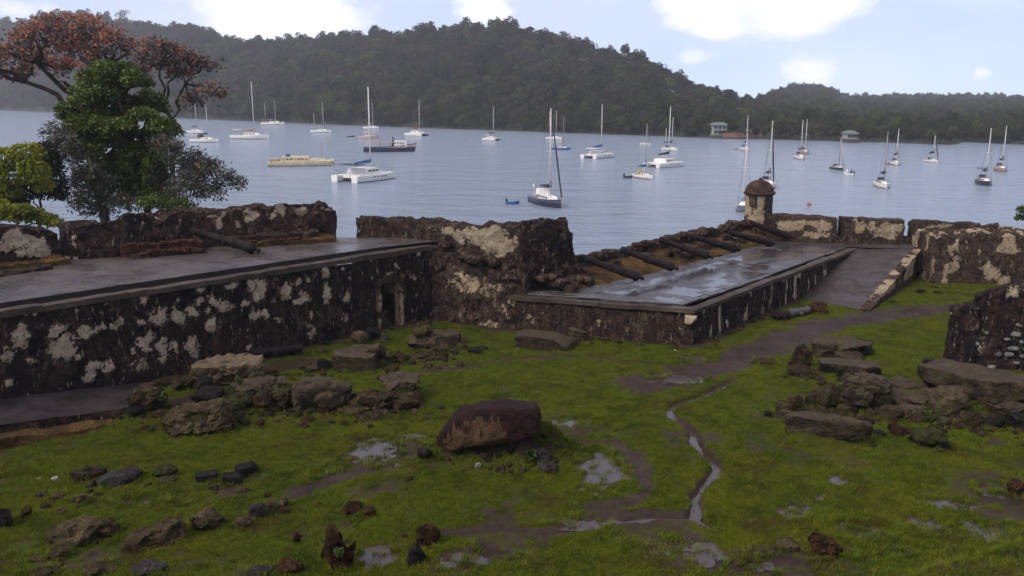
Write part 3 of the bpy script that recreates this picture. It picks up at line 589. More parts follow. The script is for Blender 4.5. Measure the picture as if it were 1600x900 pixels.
# --- lower battery: retaining walls, coping, flagged deck, earth bank and low sea parapet
LB = thing('lower_battery', 'low gun platform with wet flagstones, dark retaining walls and a pale corner quoin', 'gun platform', V3(C1, 5))
ZL = 6.6; D1 = (C1 - C0).normalized(); N1 = Vector((-D1.y, D1.x)); D2 = (C2 - C1).normalized(); N2 = Vector((-D2.y, D2.x))
s = Surf(.1); s.quad(V3(C0 - D1 * .6, 4.2), V3(C1, 4.2), V3(C1 + N1 * .08, ZL - .2), V3(C0 - D1 * .6 + N1 * .08, ZL - .2))
par(s.build('front_wall', MW2, LB, blobs_on([(1072, 498, 18, 14, .8), (1000, 503, 8, 10, .65), (925, 498, 6, 6, .65), (978, 495, 6, 6, .65), (845, 490, 22, 22, .58), (830, 505, 20, 16, .58), (1078, 524, 8, 10, .65)], C0, N1), field=nfield(1.6, .62, .78, .58, 25), amp=.07, seed=20), LB)
s = Surf(.1); s.quad(V3(C1, 4.2), V3(C2 + D2 * .5, 4.2), V3(C2 + D2 * .5 + N2 * .08, ZL - .2), V3(C1 + N2 * .08, ZL - .2))
par(s.build('side_wall', MW, LB, field=lambda p: .66 * sstep(.58, .68, fbm(p * np.array([3.4, 3.4, .75]), 27, 3)), amp=.06, seed=21), LB)
q_ = MB().box((C1.x - .02, C1.y + .05, 6.0), (.34, .34, .36), math.atan2(D1.y, D1.x))
par(link('corner_quoin', lump(.24, .24, .2, 77, 3, 3, .05, .9), paint('pale_quoin', (.36, .30, .2), .8, .3), LB, loc=(C1.x - .12, C1.y + .09, 6.08), rot=(0, 0, math.atan2(D1.y, D1.x))), LB)
coping(LB, C0 - D1 * .4, C1, N1, ZL - .27, ZL - .10, .36, 1.7, 300); coping(LB, C1 + D2 * .02, C2, N2, ZL - .265, ZL - .11, .36, 1.9, 400)
RD = [Vector((1.0, 38.6)), Vector((2.96, 38.9)), Vector((6.39, 41.8)), Vector((10.44, 46.41)), Vector((15.25, 52.12))]
s = Surf(.35); fro = [C0, C1 + N2 * .1, C1 + D2 * 2, C1 + D2 * 8.5, C2]
bed = [(C0 + N1 * .42, C0 + N1 * .9), ]
F_ = [C0 + N1 * .45 + D1 * .2, C1 + N1 * .5 - D1 * .55, C1 + D2 * 5.0 + N2 * .5, C1 + D2 * 12 + N2 * .5, C2 + N2 * .45 + D2 * .3]
B_ = [Vector((.6, 39.0)), Vector((3.0, 39.3)), Vector((6.2, 42.2)), Vector((10.3, 46.7)), Vector((15.4, 52.6))]
for i in range(4): s.quad(V3(F_[i], ZL - .085), V3(F_[i + 1], ZL - .085), V3(B_[i + 1], ZL - .085), V3(B_[i], ZL - .085))
par(s.build('deck_bed', MDARK, LB, amp=.01, seed=22), LB)
# flagstones in courses across the deck, uneven and a little apart
rr = random.Random(3); cnt = 0
def strip_pt(i, u, v): return lerp(lerp(F_[i], F_[i + 1], u), lerp(B_[i], B_[i + 1], u), v)
for i in range(4):
    Lc = (F_[i + 1] - F_[i]).length if i else (F_[1] - F_[0]).length; nu = max(2, int(((F_[i + 1] - F_[i]).length + (B_[i + 1] - B_[i]).length) / 2 / .72))
    for a in range(nu):
        wv_ = ((strip_pt(i, (a + .5) / nu, 0) - strip_pt(i, (a + .5) / nu, 1)).length); nv = max(2, int(wv_ / .78)); cut = [0] + sorted((b + rr.uniform(-.28, .28)) / nv for b in range(1, nv)) + [1]
        for b in range(nv):
            g0, g1 = .012, .012; c4 = [strip_pt(i, (a + g0) / nu, cut[b] + g1 / wv_), strip_pt(i, (a + 1 - g0) / nu, cut[b] + g1 / wv_), strip_pt(i, (a + 1 - g0) / nu, cut[b + 1] - g1 / wv_), strip_pt(i, (a + g0) / nu, cut[b + 1] - g1 / wv_)]
            c4 = [q + Vector((rr.uniform(-.03, .03), rr.uniform(-.03, .03))) for q in c4]; cc_ = sum(c4, Vector((0, 0))) / 4
            tl = (rr.uniform(-.016, .016), rr.uniform(-.016, .016)); zz = ZL - .035 + rr.uniform(-.018, .018)
            def zf(q): return zz + (q.x - cc_.x) * tl[0] + (q.y - cc_.y) * tl[1]
            vb = [V3(q - Vector(LB.location[:2]), ZL - .12 - 5) for q in c4]; vt = [V3(q - Vector(LB.location[:2]), zf(q) - .014 - 5) for q in c4]; vt2 = [V3(lerp(q, cc_, .05) - Vector(LB.location[:2]), zf(q) - 5) for q in c4]
            MB().add(vb + vt + vt2, [(0, 1, 5, 4), (1, 2, 6, 5), (2, 3, 7, 6), (3, 0, 4, 7), (4, 5, 9, 8), (5, 6, 10, 9), (6, 7, 11, 10), (7, 4, 8, 11), (8, 9, 10, 11)]).build('flagstone', MFLAG, LB); cnt += 1
# rainwater standing on the flags
m = Mat('deck_water'); m.set('Base Color', (.05, .045, .048, 1)); m.set('Roughness', .07); m.set('IOR', 1.33); m.set('Specular IOR Level', .8); m.bump(m.noise(5, 4, .6, m.pos(coord='World')), .012, .5)
s = Surf(.6)
for i in range(1, 4): s.quad(V3(lerp(F_[i], B_[i], .06), ZL - .034), V3(lerp(F_[i + 1], B_[i + 1], .06), ZL - .034), V3(lerp(F_[i + 1], B_[i + 1], .8), ZL - .034), V3(lerp(F_[i], B_[i], .8), ZL - .034))
par(s.build('standing_water', m.m, LB, amp=0, seed=1), LB)
OU = [Vector((2.7, 41.3)), Vector((3.41, 41.95)), Vector((7.0, 46.0)), Vector((10.6, 50.0)), Vector((13.9, 53.6)), Vector((15.3, 55.2))]
IN = [Vector((2.4, 38.9)), Vector((3.3, 39.25)), Vector((6.5, 42.3)), Vector((10.2, 46.5)), Vector((13.6, 50.4)), Vector((15.6, 52.6))]
s = Surf(.13)
for i in range(5):
    mi0, mi1 = lerp(IN[i], OU[i], .5), lerp(IN[i + 1], OU[i + 1], .5)
    s.quad(V3(IN[i], ZL - .06), V3(IN[i + 1], ZL - .06), V3(mi1, 6.80), V3(mi0, 6.80)); s.quad(V3(mi0, 6.80), V3(mi1, 6.80), V3(OU[i + 1], 7.02), V3(OU[i], 7.02))
par(s.build('earth_bank', MEARTH, LB, amp=.11, seed=24), LB)
SP_ = wall_block('sea_parapet', 'low seaward parapet of rough dark stones beyond the row of cannons', [tuple(q) for q in OU], [7.42, 7.46, 7.48, 7.55, 7.6, 7.65], Vector((-.62, .62)), 6.7, MW2, seed=33, crum=.3, res=.13, amp=.1)
PST = [lump(.36, .26, .2, 1200 + i, 6, 3, .10, .78) for i in range(8)]
rr = random.Random(9)
for i in range(30):
    u = (i + rr.uniform(-.4, .4)) / 30 * 4.9 + .04; j = int(u); q = lerp(OU[j], OU[j + 1], u - j) + Vector((-.22, .22)) * rr.uniform(.1, 1.7); k = rr.uniform(.6, 1.25)
    o = par(link('stone', PST[i % 8], MATS['brown_masonry'] if i % 3 else MW3, SP_, loc=(q.x, q.y, 7.42 + rr.uniform(-.14, .08)), rot=(0, 0, rr.uniform(0, 6))), SP_); o.scale = (k, k, k)
for i in range(26):              # loose blocks of the gun cheeks on the bank
    u = rr.uniform(.3, 4.9); j = int(u); v_ = rr.uniform(.25, .8); q = lerp(lerp(IN[j], IN[j + 1], u - j), lerp(OU[j], OU[j + 1], u - j), v_); k = rr.uniform(.7, 1.5)
    o = par(link('stone', PST[i % 8], MW3 if i % 2 else MEARTH, LB, loc=(q.x, q.y, lerp(6.6, 7.2, v_)), rot=(0, 0, rr.uniform(0, 6))), LB); o.scale = (k, k, k)

# --- ramp up to the lower battery
RM = thing('ramp', 'paved stone ramp climbing to the gun platform with plastered side wall', 'ramp', (16, 42.5, 5))
rb = [(14.55, 44.2), (16.9, 41.2), (23.35, 50.2), (19.72, 50.78)]; zr = [4.98, 4.98, 6.6, 6.6]
s = Surf(.2)
rr = random.Random(21); bl, br_, tr_, tl_ = (Vector(q) for q in rb)
rows = 13
par(Surf(.5).quad(V3(bl, 4.93), V3(br_, 4.93), V3(tr_, 6.55), V3(tl_, 6.55)).build('ramp_bed', MDARK, RM, amp=.01), RM)
for a in range(rows):
    u0, u1 = a / rows, (a + 1) / rows; nv = rr.choice((2, 3, 3, 4)); cut = [0.0] + sorted((b + rr.uniform(-.25, .25)) / nv for b in range(1, nv)) + [.86]
    for b in range(nv):
        c4 = [lerp(lerp(bl, br_, v_), lerp(tl_, tr_, v_), u) for u, v_ in ((u0 + .0008, cut[b] + .0015), (u0 + .0008, cut[b + 1] - .0015), (u1 - .0008, cut[b + 1] - .0015), (u1 - .0008, cut[b] + .0015))]
        zz = [lerp(4.98, 6.6, u) + rr.uniform(-.006, .006) for u in (u0, u0, u1, u1)]; dz = rr.uniform(-.010, .010); lo_ = Vector(RM.location)
        vb = [Vector(V3(q, z - .1)) - lo_ for q, z in zip(c4, zz)]; vt = [Vector(V3(q, z + dz)) - lo_ for q, z in zip(c4, zz)]
        MB().add(vb + vt, [(0, 1, 5, 4), (1, 2, 6, 5), (2, 3, 7, 6), (3, 0, 4, 7), (4, 5, 6, 7)]).build('paving_slab', MRAMP, RM)
e = Vector((-.35, .18)); dR = (tr_ - br_).normalized(); nR = Vector((-dR.y, dR.x))
s = Surf(.1); s.quad(V3(br_, 4.3), V3(tr_, 4.3), V3(tr_, 6.62), V3(br_ + nR * .02, 5.06)).quad(V3(br_, 5.06), V3(tr_, 6.62), V3(tr_ + nR * .5, 6.62), V3(br_ + nR * .5, 5.06)).quad(V3(bl, 4.5), V3(br_, 4.5), V3(br_, 5.0), V3(bl, 5.0))
par(s.build('side_wall', MW3, RM, field=lambda p: .8 * sstep(.38, .52, fbm(p * np.array([1.6, 1.6, .7]), 41, 3)) * sstep(4.9, 5.6, p[:, 2]), amp=.05, seed=30), RM)

# --- far parapet with merlons, right-hand walls
def merlon(label, pts, tops, thick, blobs, seed, zb=6.5, crum=.12, fld=None):
    n_ = (Vector(pts[-1]) - Vector(pts[0])).normalized(); n_ = Vector((-n_.y, n_.x))
    return wall_block('merlon', label, pts, tops, n_ * thick, zb, MW3, 'merlon', blobs_on(blobs, Vector(pts[0]), n_, 1.0), fld, .08, crum, seed, group=None)
def lp(px, py): q = G(px, py, 6.6); return (q.x, q.y)
f1 = [lp(1198, 375), lp(1306, 379)]; M1_ = merlon('plastered merlon next to the sentry box with a pale band', f1, [zat(334, f1[0]), zat(340, f1[1])], 1.3, [(1255, 347, 80, 12), (1285, 354, 36, 20), (1240, 356, 40, 20, .8), (1275, 368, 60, 14, .8), (1225, 352, 26, 24, .8)], 51)
f2 = [lp(1318, 380), lp(1412, 381)]; M2_ = merlon('merlon with two large tan plaster panels at the head of the ramp', f2, [zat(340, f2[0]), zat(343, f2[1])], 1.3, [(1346, 355, 24, 24), (1363, 354, 18, 22), (1392, 358, 44, 30), (1385, 367, 46, 18), (1362, 345, 12, 8), (1386, 346, 14, 8), (1340, 344, 12, 8)], 52)
f3 = [lp(1426, 381), lp(1530, 383)]; M3_ = merlon('crumbling merlon at the corner above the blotched wall', f3, [zat(343, f3[0]), zat(348, f3[1])], 1.2, [(1460, 357, 34, 10), (1478, 354, 40, 10, .65)], 53, crum=.25)
f4 = [lp(1540, 384), lp(1562, 384)]; M4_ = merlon('short dark merlon stub farther right on the wall top', [lp(1517, 383), lp(1564, 384)], [zat(349, f4[0]), zat(350, f4[1])], 1.0, [(1540, 355, 20, 6, .6)], 54, crum=.3)
f5 = [lp(1570, 386), lp(1660, 388)]; M5_ = merlon('ragged stretch of wall top cut by the right edge', f5, [zat(361, f5[0]), zat(362, f5[1])], 1.2, [(1590, 366, 30, 6)], 55, crum=.3)
for a, b, nm, lb in ((f1[1], f2[0], 'embrasure_sill', 'low sill between the two plastered merlons'), (f2[1], f3[0], 'embrasure_sill', 'low sill between the panelled merlon and the corner merlon')):
    s = Surf(.15); a_, b_ = Vector(a), Vector(b); t = Vector((.1, 1.2)); s.hexa([V3(a_, 6), V3(b_, 6), V3(b_ + t, -2), V3(a_ + t, -2)], [V3(a_ + Vector((0, .1)), 6.95), V3(b_ + Vector((0, .1)), 6.95), V3(b_ + t, 6.9), V3(a_ + t, 6.9)])
    s.build(nm, MW3, None, amp=.06, seed=61, label=lb, cat='sill')
s.build  # noqa
s = Surf(.3); pz = [(15.0, 52.0), (19.5, 50.3), (24.5, 50.3), (24.5, 51.9), (15.2, 53.2)]
s.quad((14.9, 52.0, 6.575), (20.2, 50.2, 6.575), (20.2, 52.2, 6.575), (14.9, 53.0, 6.575)).quad((20.2, 50.2, 6.575), (24.4, 49.9, 6.575), (24.4, 52.2, 6.575), (20.2, 52.2, 6.575))
par(s.build('landing', MDECK, RM, amp=.025, seed=62), RM)
w0 = [(22.9, 47.95), (27.7, 47.45), (40, 46.5)]; nW = Vector((.07, 1)).normalized()
RW = wall_block('courtyard_wall', 'mottled tan and black wall beside the ramp at the right', w0, [zat(366, w0[0]), zat(366, w0[1]), 7.7], nW * 3.2, 4.4, MW3,
    blobs=blobs_on([(1552, 428, 30, 24, .75), (1457, 393, 10, 12), (1495, 405, 14, 14, .7), (1530, 400, 10, 40, .65), (1580, 390, 40, 16, .65), (1512, 390, 8, 14, .65)], Vector(w0[0]), nW), field=lambda p: .68 * sstep(.50, .62, fbm(p * np.array([1.9, 1.9, 1.0]), 43, 3)), amp=.07, seed=44, crum=.3)

# --- sentry box on the sea corner
gx, gy = 15.35, 55.6; SB = thing('sentry_box', 'round stone sentry box with brown dome and narrow slit on the sea corner', 'sentry box', (gx, gy, 7.0)); SB.scale = (1.08, 1.08, 1)
zc = AT(1185, 302, gy).z - 7.0; zt_ = AT(1185, 279, gy).z - 7.0
def lathe_surf(name, prof, mat, seed, fld=None, amp=.03, n=40):
    v = []; f = []; P_ = []
    for (r0, z0), (r1, z1) in zip(prof[:-1], prof[1:]):
        k = max(1, int(math.hypot(r1 - r0, z1 - z0) / .09))
        for i in range(k): P_.append((lerp(r0, r1, i / k), lerp(z0, z1, i / k)))
    P_.append(prof[-1]); n_ = n; p = np.array([(r * math.cos(q * 2 * math.pi / n_), r * math.sin(q * 2 * math.pi / n_), z) for r, z in P_ for q in range(n_)])
    i = np.arange(len(P_) * n_).reshape(len(P_), n_); j = np.roll(i, -1, 1); f = np.stack([i[:-1].ravel(), j[:-1].ravel(), j[1:].ravel(), i[1:].ravel()], 1)
    q = p.copy()
    for ax in range(3): q[:, ax] += amp * (fbm(p * 1.7 + ax * 4.1, seed + ax, 3) - .5) * 2
    me = quads_np(name, q, f, True); a = fld(p) if fld else np.zeros(len(p)); at = me.attributes.new('plaster', 'FLOAT', 'POINT'); at.data.foreach_set('value', a.astype(np.float32)); me.set_sharp_from_angle(angle=R(40))
    return link(name, me, mat, SB)
lathe_surf('body', [(.4, -2.2), (.85, -.9), (.86, -.35), (.79, -.3), (.77, zc - .08)], MW3, 70, lambda p: .8 * sstep(.36, .5, fbm(p * np.array([1.2, 1.2, .7]) + 3, 72, 3)) * sstep(.95, .2, p[:, 0] / .77 + .35))  # pale tone fades out towards the right side of the body
MDOME = mat_rock('dome_stone', (.045, .028, .024), (.085, .052, .043), (.12, .085, .07), rough=.85)
lathe_surf('cornice', [(.74, zc - .12), (.90, zc - .02), (.90, zc + .06), (.80, zc + .12)], MDOME, 74)
lathe_surf('dome', [(.82, zc + .1)] + [(.80 * math.cos(t), zc + .12 + (zt_ - zc - .18) * math.sin(t)) for t in np.linspace(.05, 1.45, 9)] + [(.07, zt_ - .04), (.09, zt_ + .03), (.0, zt_ + .1)], MDOME, 76, amp=.035)
MB().box((-.36, -.70, zc - .62), (.10, .12, .42), R(-28)).build('slit_window', MDARK, SB)
MB().box((.42, -.66, zc - 1.0), (.34, .16, 1.75), R(32)).build('doorway', MDARK, SB)
s = Surf(.15); s.hexa([(14.2, 54.0, 5), (16.6, 53.4, 5), (17.3, 56.2, -2), (14.6, 57, -2)], [(14.5, 54.3, 7.05), (16.4, 53.7, 7.05), (16.8, 56, 7.0), (14.9, 56.6, 7.0)])
par(s.build('plinth', MW2, SB, amp=.09, seed=78), SB)

# --- broken wall at the right edge of the court
RU = thing('ruined_wall', 'dark ruined wall with white stones showing, cut by the right edge', 'ruin', (16.55, 32.7, 5))
u0 = Vector((16.5, 32.75)); uD = Vector((2.55, -1.05)).normalized(); uN = Vector((-uD.y, uD.x))
s = Surf(.1); a_ = u0; b_ = u0 + uD * .95
s.hexa([V3(a_, 4.5), V3(b_, 4.5), V3(b_ + uN * 1.5, 4.5), V3(a_ + uN * 1.5, 4.5)], [V3(a_ + uD * .12 + uN * .05, 7.35), V3(b_, 7.42), V3(b_ + uN * 1.4, 7.4), V3(a_ + uD * .12 + uN * 1.3, 7.3)])
par(s.build('pier', MW, RU, field=nfield(2.2, .6, .72, .62, 81), amp=.1, crumble=lambda p: .35 * sstep(6.7, 7.3, p[:, 2]), seed=80), RU)
s = Surf(.1); a_ = u0 + uD * .8 + uN * .22; b_ = u0 + uD * 7 + uN * .22
s.hexa([V3(a_, 4.5), V3(b_, 4.5), V3(b_ + uN * .9, 4.5), V3(a_ + uN * .9, 4.5)], [V3(a_ + uN * .05, 7.75), V3(b_ + uN * .05, 10.0), V3(b_ + uN * .85, 9.9), V3(a_ + uN * .85, 7.7)])
par(s.build('wall', MW, RU, blobs_on([(1585, 452, 26, 22), (1578, 462, 14, 18)], a_, uN) + blobs_on([(1530, 535, 30, 80, .46)], a_, uN), field=nfield(1.5, .58, .72, .55, 83), amp=.09, crumble=lambda p: .2 * sstep(7.0, 8.4, p[:, 2]), seed=82), RU)
MWS = mat_rock('white_stone', (.14, .14, .14), (.27, .27, .26), (.36, .36, .34), rough=.8)
for i, (px, py, wp, hp) in enumerate([(1587, 522, 16, 8), (1583, 544, 16, 8), (1560, 553, 11, 9), (1577, 554, 14, 8), (1588, 567, 11, 8), (1550, 573, 15, 6), (1574, 530, 10, 5), (1596, 534, 8, 6), (1598, 556, 9, 7), (1525, 536, 9, 7), (1540, 520, 8, 5), (1592, 508, 10, 5), (1604, 545, 12, 8), (1612, 530, 12, 7)]):
    c = on_wall(px, py, a_, uN); k = KPX(c); par(link('stone', lump(wp / k / 2, .14, hp / k / 2, 600 + i, 6, 2, .08, .4), MWS, RU, loc=c - np.array([*uN, 0]) * .0, rot=(0, 0, math.atan2(uD.y, uD.x))), RU)

# --- paved terrace at the foot of the upper battery, left
TE = thing('terrace', 'dark wet paved terrace with a low stone edge at the lower left wall foot', 'terrace', (-15, 25, 5.3))
t0, t1 = Vector((-20.5, 20.6)), Vector(G(205, 637, 5.38)[:2]); tw0 = WA - WD * 6 + WN * .3; tw1 = WA + WD * 4.9 + WN * .2; tD = (t1 - t0).normalized(); tN = Vector((-tD.y, tD.x))
s = Surf(.2); s.quad(V3(t0, 6.05), V3(t1, 5.38), V3(tw1, 5.12), V3(tw0, 6.35)); par(s.build('deck', MDECK2, TE, amp=.02, seed=90), TE)
s = Surf(.1); s.quad(V3(t0 - tN * .12, 4.6), V3(t1 - tN * .12, 4.6), V3(t1, 5.35), V3(t0, 6.02)); par(s.build('edge_wall', MW2, TE, amp=.09, seed=91), TE)
s = Surf(.12); s.quad(V3(t1 - tN * .12, 4.6), V3(tw1, 4.6), V3(tw1, 5.1), V3(t1, 5.35)); par(s.build('end_wall', MW2, TE, amp=.09, seed=94), TE)
s = Surf(.12); q0, q1 = t0 - tN * .75, t1 - tN * .6 - tD * .7; s.hexa([V3(q0, 4.8), V3(q1, 4.8), V3(t1 - tD * .6, 4.8), V3(t0, 4.8)], [V3(q0 + tN * .1, 5.72), V3(q1 + tN * .1, 5.15), V3(t1 - tD * .6, 5.2), V3(t0, 5.74)]); par(s.build('footing', MEARTH, TE, amp=.08, seed=92), TE)
# ------------------------------------------------------------------ sea
m = Mat('sea_water'); v = m.pos(coord='World', scale=(.55, 1.0, 1), rot=(0, 0, R(12)))
m.set('Base Color', (.19, .24, .315, 1)); m.set('Roughness', .16); m.set('IOR', 1.33); m.set('Specular IOR Level', .5)
hgt = m.math('ADD', m.math('MULTIPLY', m.noise(.16, 3, .55, v), 2.2), m.math('ADD', m.noise(.75, 4, .6, v), m.math('MULTIPLY', m.noise(2.6, 3, .6, v), .4)))
m.bump(hgt, .8, .9)
sx = axis(-1350, -120, 120, 1350, 6, 120); sy = axis(-60, 30, 320, 1420, 6, 120); X, Y = np.meshgrid(sx, sy); Zs = .05 * n2(X, Y, .12, 5, 2)
i = np.arange(X.size).reshape(X.shape)
link('sea', quads_np('sea', np.stack([X.ravel(), Y.ravel(), Zs.ravel()], 1), np.stack([i[:-1, :-1].ravel(), i[:-1, 1:].ravel(), i[1:, 1:].ravel(), i[1:, :-1].ravel()], 1), True), m.m, kind='structure', label='rippled blue grey water of the bay')

# ------------------------------------------------------------------ wooded hills across the bay
SHP = [-300, 0, 200, 400, 600, 800, 1000, 1100, 1200, 1300, 1400, 1485, 1500, 1507, 1600, 1900]; SHY = [168, 172, 181, 190, 198, 205, 212, 215.5, 219, 222.5, 226, 229, 229.6, 224, 229, 233]
SKP = [-300, -100, 0, 60, 100, 150, 200, 240, 290, 330, 360, 385, 420, 470, 520, 570, 620, 670, 720, 770, 805, 840, 880, 940, 1000, 1030, 1060, 1100, 1150, 1180, 1200, 1240, 1280, 1310, 1340, 1400, 1470, 1530, 1600, 1900]
SKY = [60, 48, 38, 26, 20, 22, 32, 38, 42, 50, 60, 68, 64, 58, 54, 52, 50, 46, 42, 38, 38, 48, 58, 78, 92, 106, 122, 138, 152, 156, 146, 137, 136, 150, 163, 164, 157, 160, 158, 165]
RYP = [-300, 0, 380, 600, 800, 1000, 1150, 1185, 1240, 1400, 1900]; RYV = [1200, 1180, 830, 690, 640, 560, 500, 620, 1000, 1150, 1150]
def shoreY(px): return np.array([G(800, y, 0).y for y in np.atleast_1d(np.interp(px, SHP, SHY))])
TREEH = 12.0
def hill_z(px, t):               # t 0 at the shore, 1 on the ridge, beyond it the far side
    ys_ = shoreY(px); yr = np.interp(px, RYP, RYV); Yd = ys_ + (yr - ys_) * t; py = np.interp(px, SKP, SKY)
    v_ = (450 - py) / FPX; zr = np.maximum(CAMH + yr * (-SP + v_ * CP) / (CP + v_ * SP) - np.interp(yr, [300, 500, 1200], [7.5, 12, 19]) * np.interp(px, [980, 1190], [1, .5]), 2)
    x = (px - 800) / FPX * CP * Yd
    tt = np.clip(t, 0, 1); prof = .55 * tt + .45 * sstep(0, 1, tt)
    low = np.interp(px, [1150, 1250], [0, 1]); prof = prof * (1 - low) + low * (.10 * sstep(0, .08, tt) + .90 * tt ** 2.2)
    sp_ = n2(x, Yd, .011, 51, 3); z = zr * prof * (1 + .22 * sp_ * (1 - tt) * 2 * tt ** .5) - .8 * (t <= 0) - np.maximum(0, t - 1) * zr * 1.2 + .8 * sstep(0, .03, t)
    return x, Yd, z
pxs = np.linspace(-260, 1860, 190); ts = np.concatenate([[-.02], np.linspace(0, 1.35, 60)]); PX, T = np.meshgrid(pxs, ts)
x, yd, z = hill_z(PX.ravel(), T.ravel()); i = np.arange(PX.size).reshape(PX.shape)
m = Mat('forest_floor'); m.col(m.mix(m.noise(.05, 4, .6, m.pos(coord='World')), (.010, .014, .007), (.018, .022, .010))); m.set('Roughness', .95)
link('hill', quads_np('hill', np.stack([x, yd, z], 1), np.stack([i[:-1, :-1].ravel(), i[:-1, 1:].ravel(), i[1:, 1:].ravel(), i[1:, :-1].ravel()], 1), True), m.m, kind='structure', label='long wooded hill across the bay')

def leaf_quads(cen, nrm, size, rg, asp=1.7, tilt=.8):
    n = len(cen); a = rg.normal(size=(n, 3)) * tilt + nrm; a /= np.linalg.norm(a, axis=1)[:, None] + 1e-9
    b = np.cross(a, rg.normal(size=(n, 3))); b /= np.linalg.norm(b, axis=1)[:, None] + 1e-9; c = np.cross(a, b); s = (size * rg.uniform(.6, 1.3, n))[:, None]
    v = np.stack([cen - b * s * asp * .5, cen + c * s * .5 - b * s * .05, cen + b * s * asp * .5, cen - c * s * .5 - b * s * .05], 1).reshape(-1, 3)
    return v, np.arange(4 * n).reshape(n, 4)
def crown_pts(lobes, per, rg, shell=.55):
    C_ = []; Nn = []
    for (cx, cy, cz, rx, ry, rz), k in zip(lobes, per):
        d = rg.normal(size=(k, 3)); d /= np.linalg.norm(d, axis=1)[:, None]; d[:, 2] = np.where(d[:, 2] < -.7, -d[:, 2], d[:, 2])
        r = rg.uniform(shell, 1.0, k)[:, None] * (1 + .25 * (fbm(d * 2.1 + cx * 3 + cz, 7, 2) - .5)[:, None] * 2); C_.append(np.array([cx, cy, cz]) + d * r * np.array([rx, ry, rz])); Nn.append(d)
    return np.concatenate(C_), np.concatenate(Nn)
def forest_crown(seed, h, wd, nl, nleaf):
    rg = np.random.default_rng(seed); lobes = []; rr_ = random.Random(seed)
    for i in range(nl):
        a = rr_.uniform(0, 6.28); q = rr_.uniform(0, .62) * wd; lobes.append((q * math.cos(a), q * math.sin(a), h * rr_.uniform(.45, .82), wd * rr_.uniform(.35, .6), wd * rr_.uniform(.35, .6), h * rr_.uniform(.17, .28)))
    c, n_ = crown_pts(lobes, [nleaf // nl] * nl, rg, .7); v, f = leaf_quads(c, n_, np.full(len(c), .62), rg, 1.3, .55)
    mb = MB().tube([(0, 0, -1), (.1, 0, h * .4), (0, .1, h * .7)], [.28, .2, .1], 5)
    me = mesh_np('forest_tree', np.concatenate([v, np.array(mb.v)]), [tuple(q) for q in f] + [tuple(k + len(v) for k in q) for q in mb.f], False); return me
m = Mat('forest_leaf'); oi = m.n('ShaderNodeObjectInfo'); rnd = oi.outputs['Random']
c = m.ramp(rnd, [(0.0, (.020, .027, .013)), (.25, (.036, .050, .018)), (.5, (.052, .054, .030)), (.68, (.078, .057, .044)), (.84, (.052, .074, .024)), (.96, (.10, .118, .032))])
c = m.mix(m.math('MULTIPLY', m.noise(.6, 3, .6, m.pos(coord='World')), .5), c, (.010, .014, .007)); m.col(c); m.set('Roughness', .85); m.set('Specular IOR Level', .15)
tr = m.n('ShaderNodeBsdfTranslucent'); m.l(c, tr.inputs[0]); ms = m.n('ShaderNodeMixShader'); ms.inputs[0].default_value = .25; m.l(m.b.outputs[0], ms.inputs[1]); m.l(tr.outputs[0], ms.inputs[2]); m.l(ms.outputs[0], m.t.nodes['Material Output'].inputs[0]); MFOR = m.m
TPL = []
for q, (h, wd, nl, nf) in enumerate([(9, 4.6, 7, 900), (11, 5.4, 9, 1100), (7.5, 4.2, 6, 800), (12, 4.4, 7, 900), (9.5, 6.0, 10, 1100)]):
    me = forest_crown(40 + q, h, wd, nl, nf); me.materials.append(MFOR); TPL.append(bpy.data.objects.new('forest_tree_source', me))
def scatter(name, pts, rotz, scl, idxs, tpl, **kw):
    me = bpy.data.meshes.new(name); me.vertices.add(len(pts)); me.vertices.foreach_set('co', np.asarray(pts, np.float32).ravel()); me.update()
    for nm, typ, arr in (('rz', 'FLOAT', rotz), ('scl', 'FLOAT', scl), ('pick', 'INT', idxs)):
        a = me.attributes.new(nm, typ, 'POINT'); a.data.foreach_set('value', np.asarray(arr, np.int32 if typ == 'INT' else np.float32))
    o = link(name, me, None, **kw); g = bpy.data.node_groups.new(name + '_scatter', 'GeometryNodeTree')
    g.interface.new_socket('Geometry', in_out='INPUT', socket_type='NodeSocketGeometry'); g.interface.new_socket('Geometry', in_out='OUTPUT', socket_type='NodeSocketGeometry')
    gi = g.nodes.new('NodeGroupInput'); go = g.nodes.new('NodeGroupOutput'); jn = g.nodes.new('GeometryNodeJoinGeometry'); ip = g.nodes.new('GeometryNodeInstanceOnPoints')
    for t in reversed(tpl):
        q = g.nodes.new('GeometryNodeObjectInfo'); q.inputs['Object'].default_value = t; q.inputs['As Instance'].default_value = True; g.links.new(q.outputs['Geometry'], jn.inputs[0])
    def at_(nm, typ):
        q = g.nodes.new('GeometryNodeInputNamedAttribute'); q.data_type = typ; q.inputs['Name'].default_value = nm; return q.outputs['Attribute']
    g.links.new(gi.outputs[0], ip.inputs['Points']); g.links.new(jn.outputs[0], ip.inputs['Instance']); ip.inputs['Pick Instance'].default_value = True; g.links.new(at_('pick', 'INT'), ip.inputs['Instance Index'])
    cx = g.nodes.new('ShaderNodeCombineXYZ'); g.links.new(at_('rz', 'FLOAT'), cx.inputs[2]); g.links.new(cx.outputs[0], ip.inputs['Rotation']); g.links.new(at_('scl', 'FLOAT'), ip.inputs['Scale']); g.links.new(ip.outputs[0], go.inputs[0])
    o.modifiers.new('scatter', 'NODES').node_group = g; return o
rg = np.random.default_rng(12); n = 34000; px = rg.uniform(-240, 1840, n); t = rg.uniform(0.0, 1.12, n); x, yd, z = hill_z(px, t)
ys_ = shoreY(px); yr = np.interp(px, RYP, RYV); area = (yr - ys_) * yd; keep = rg.uniform(0, 1, n) < area / 1000000 * np.interp(px, [1000, 1200], [1, 2.4])
keep |= (t < .035) & (rg.uniform(0, 1, n) < .6)
keep &= z > .3
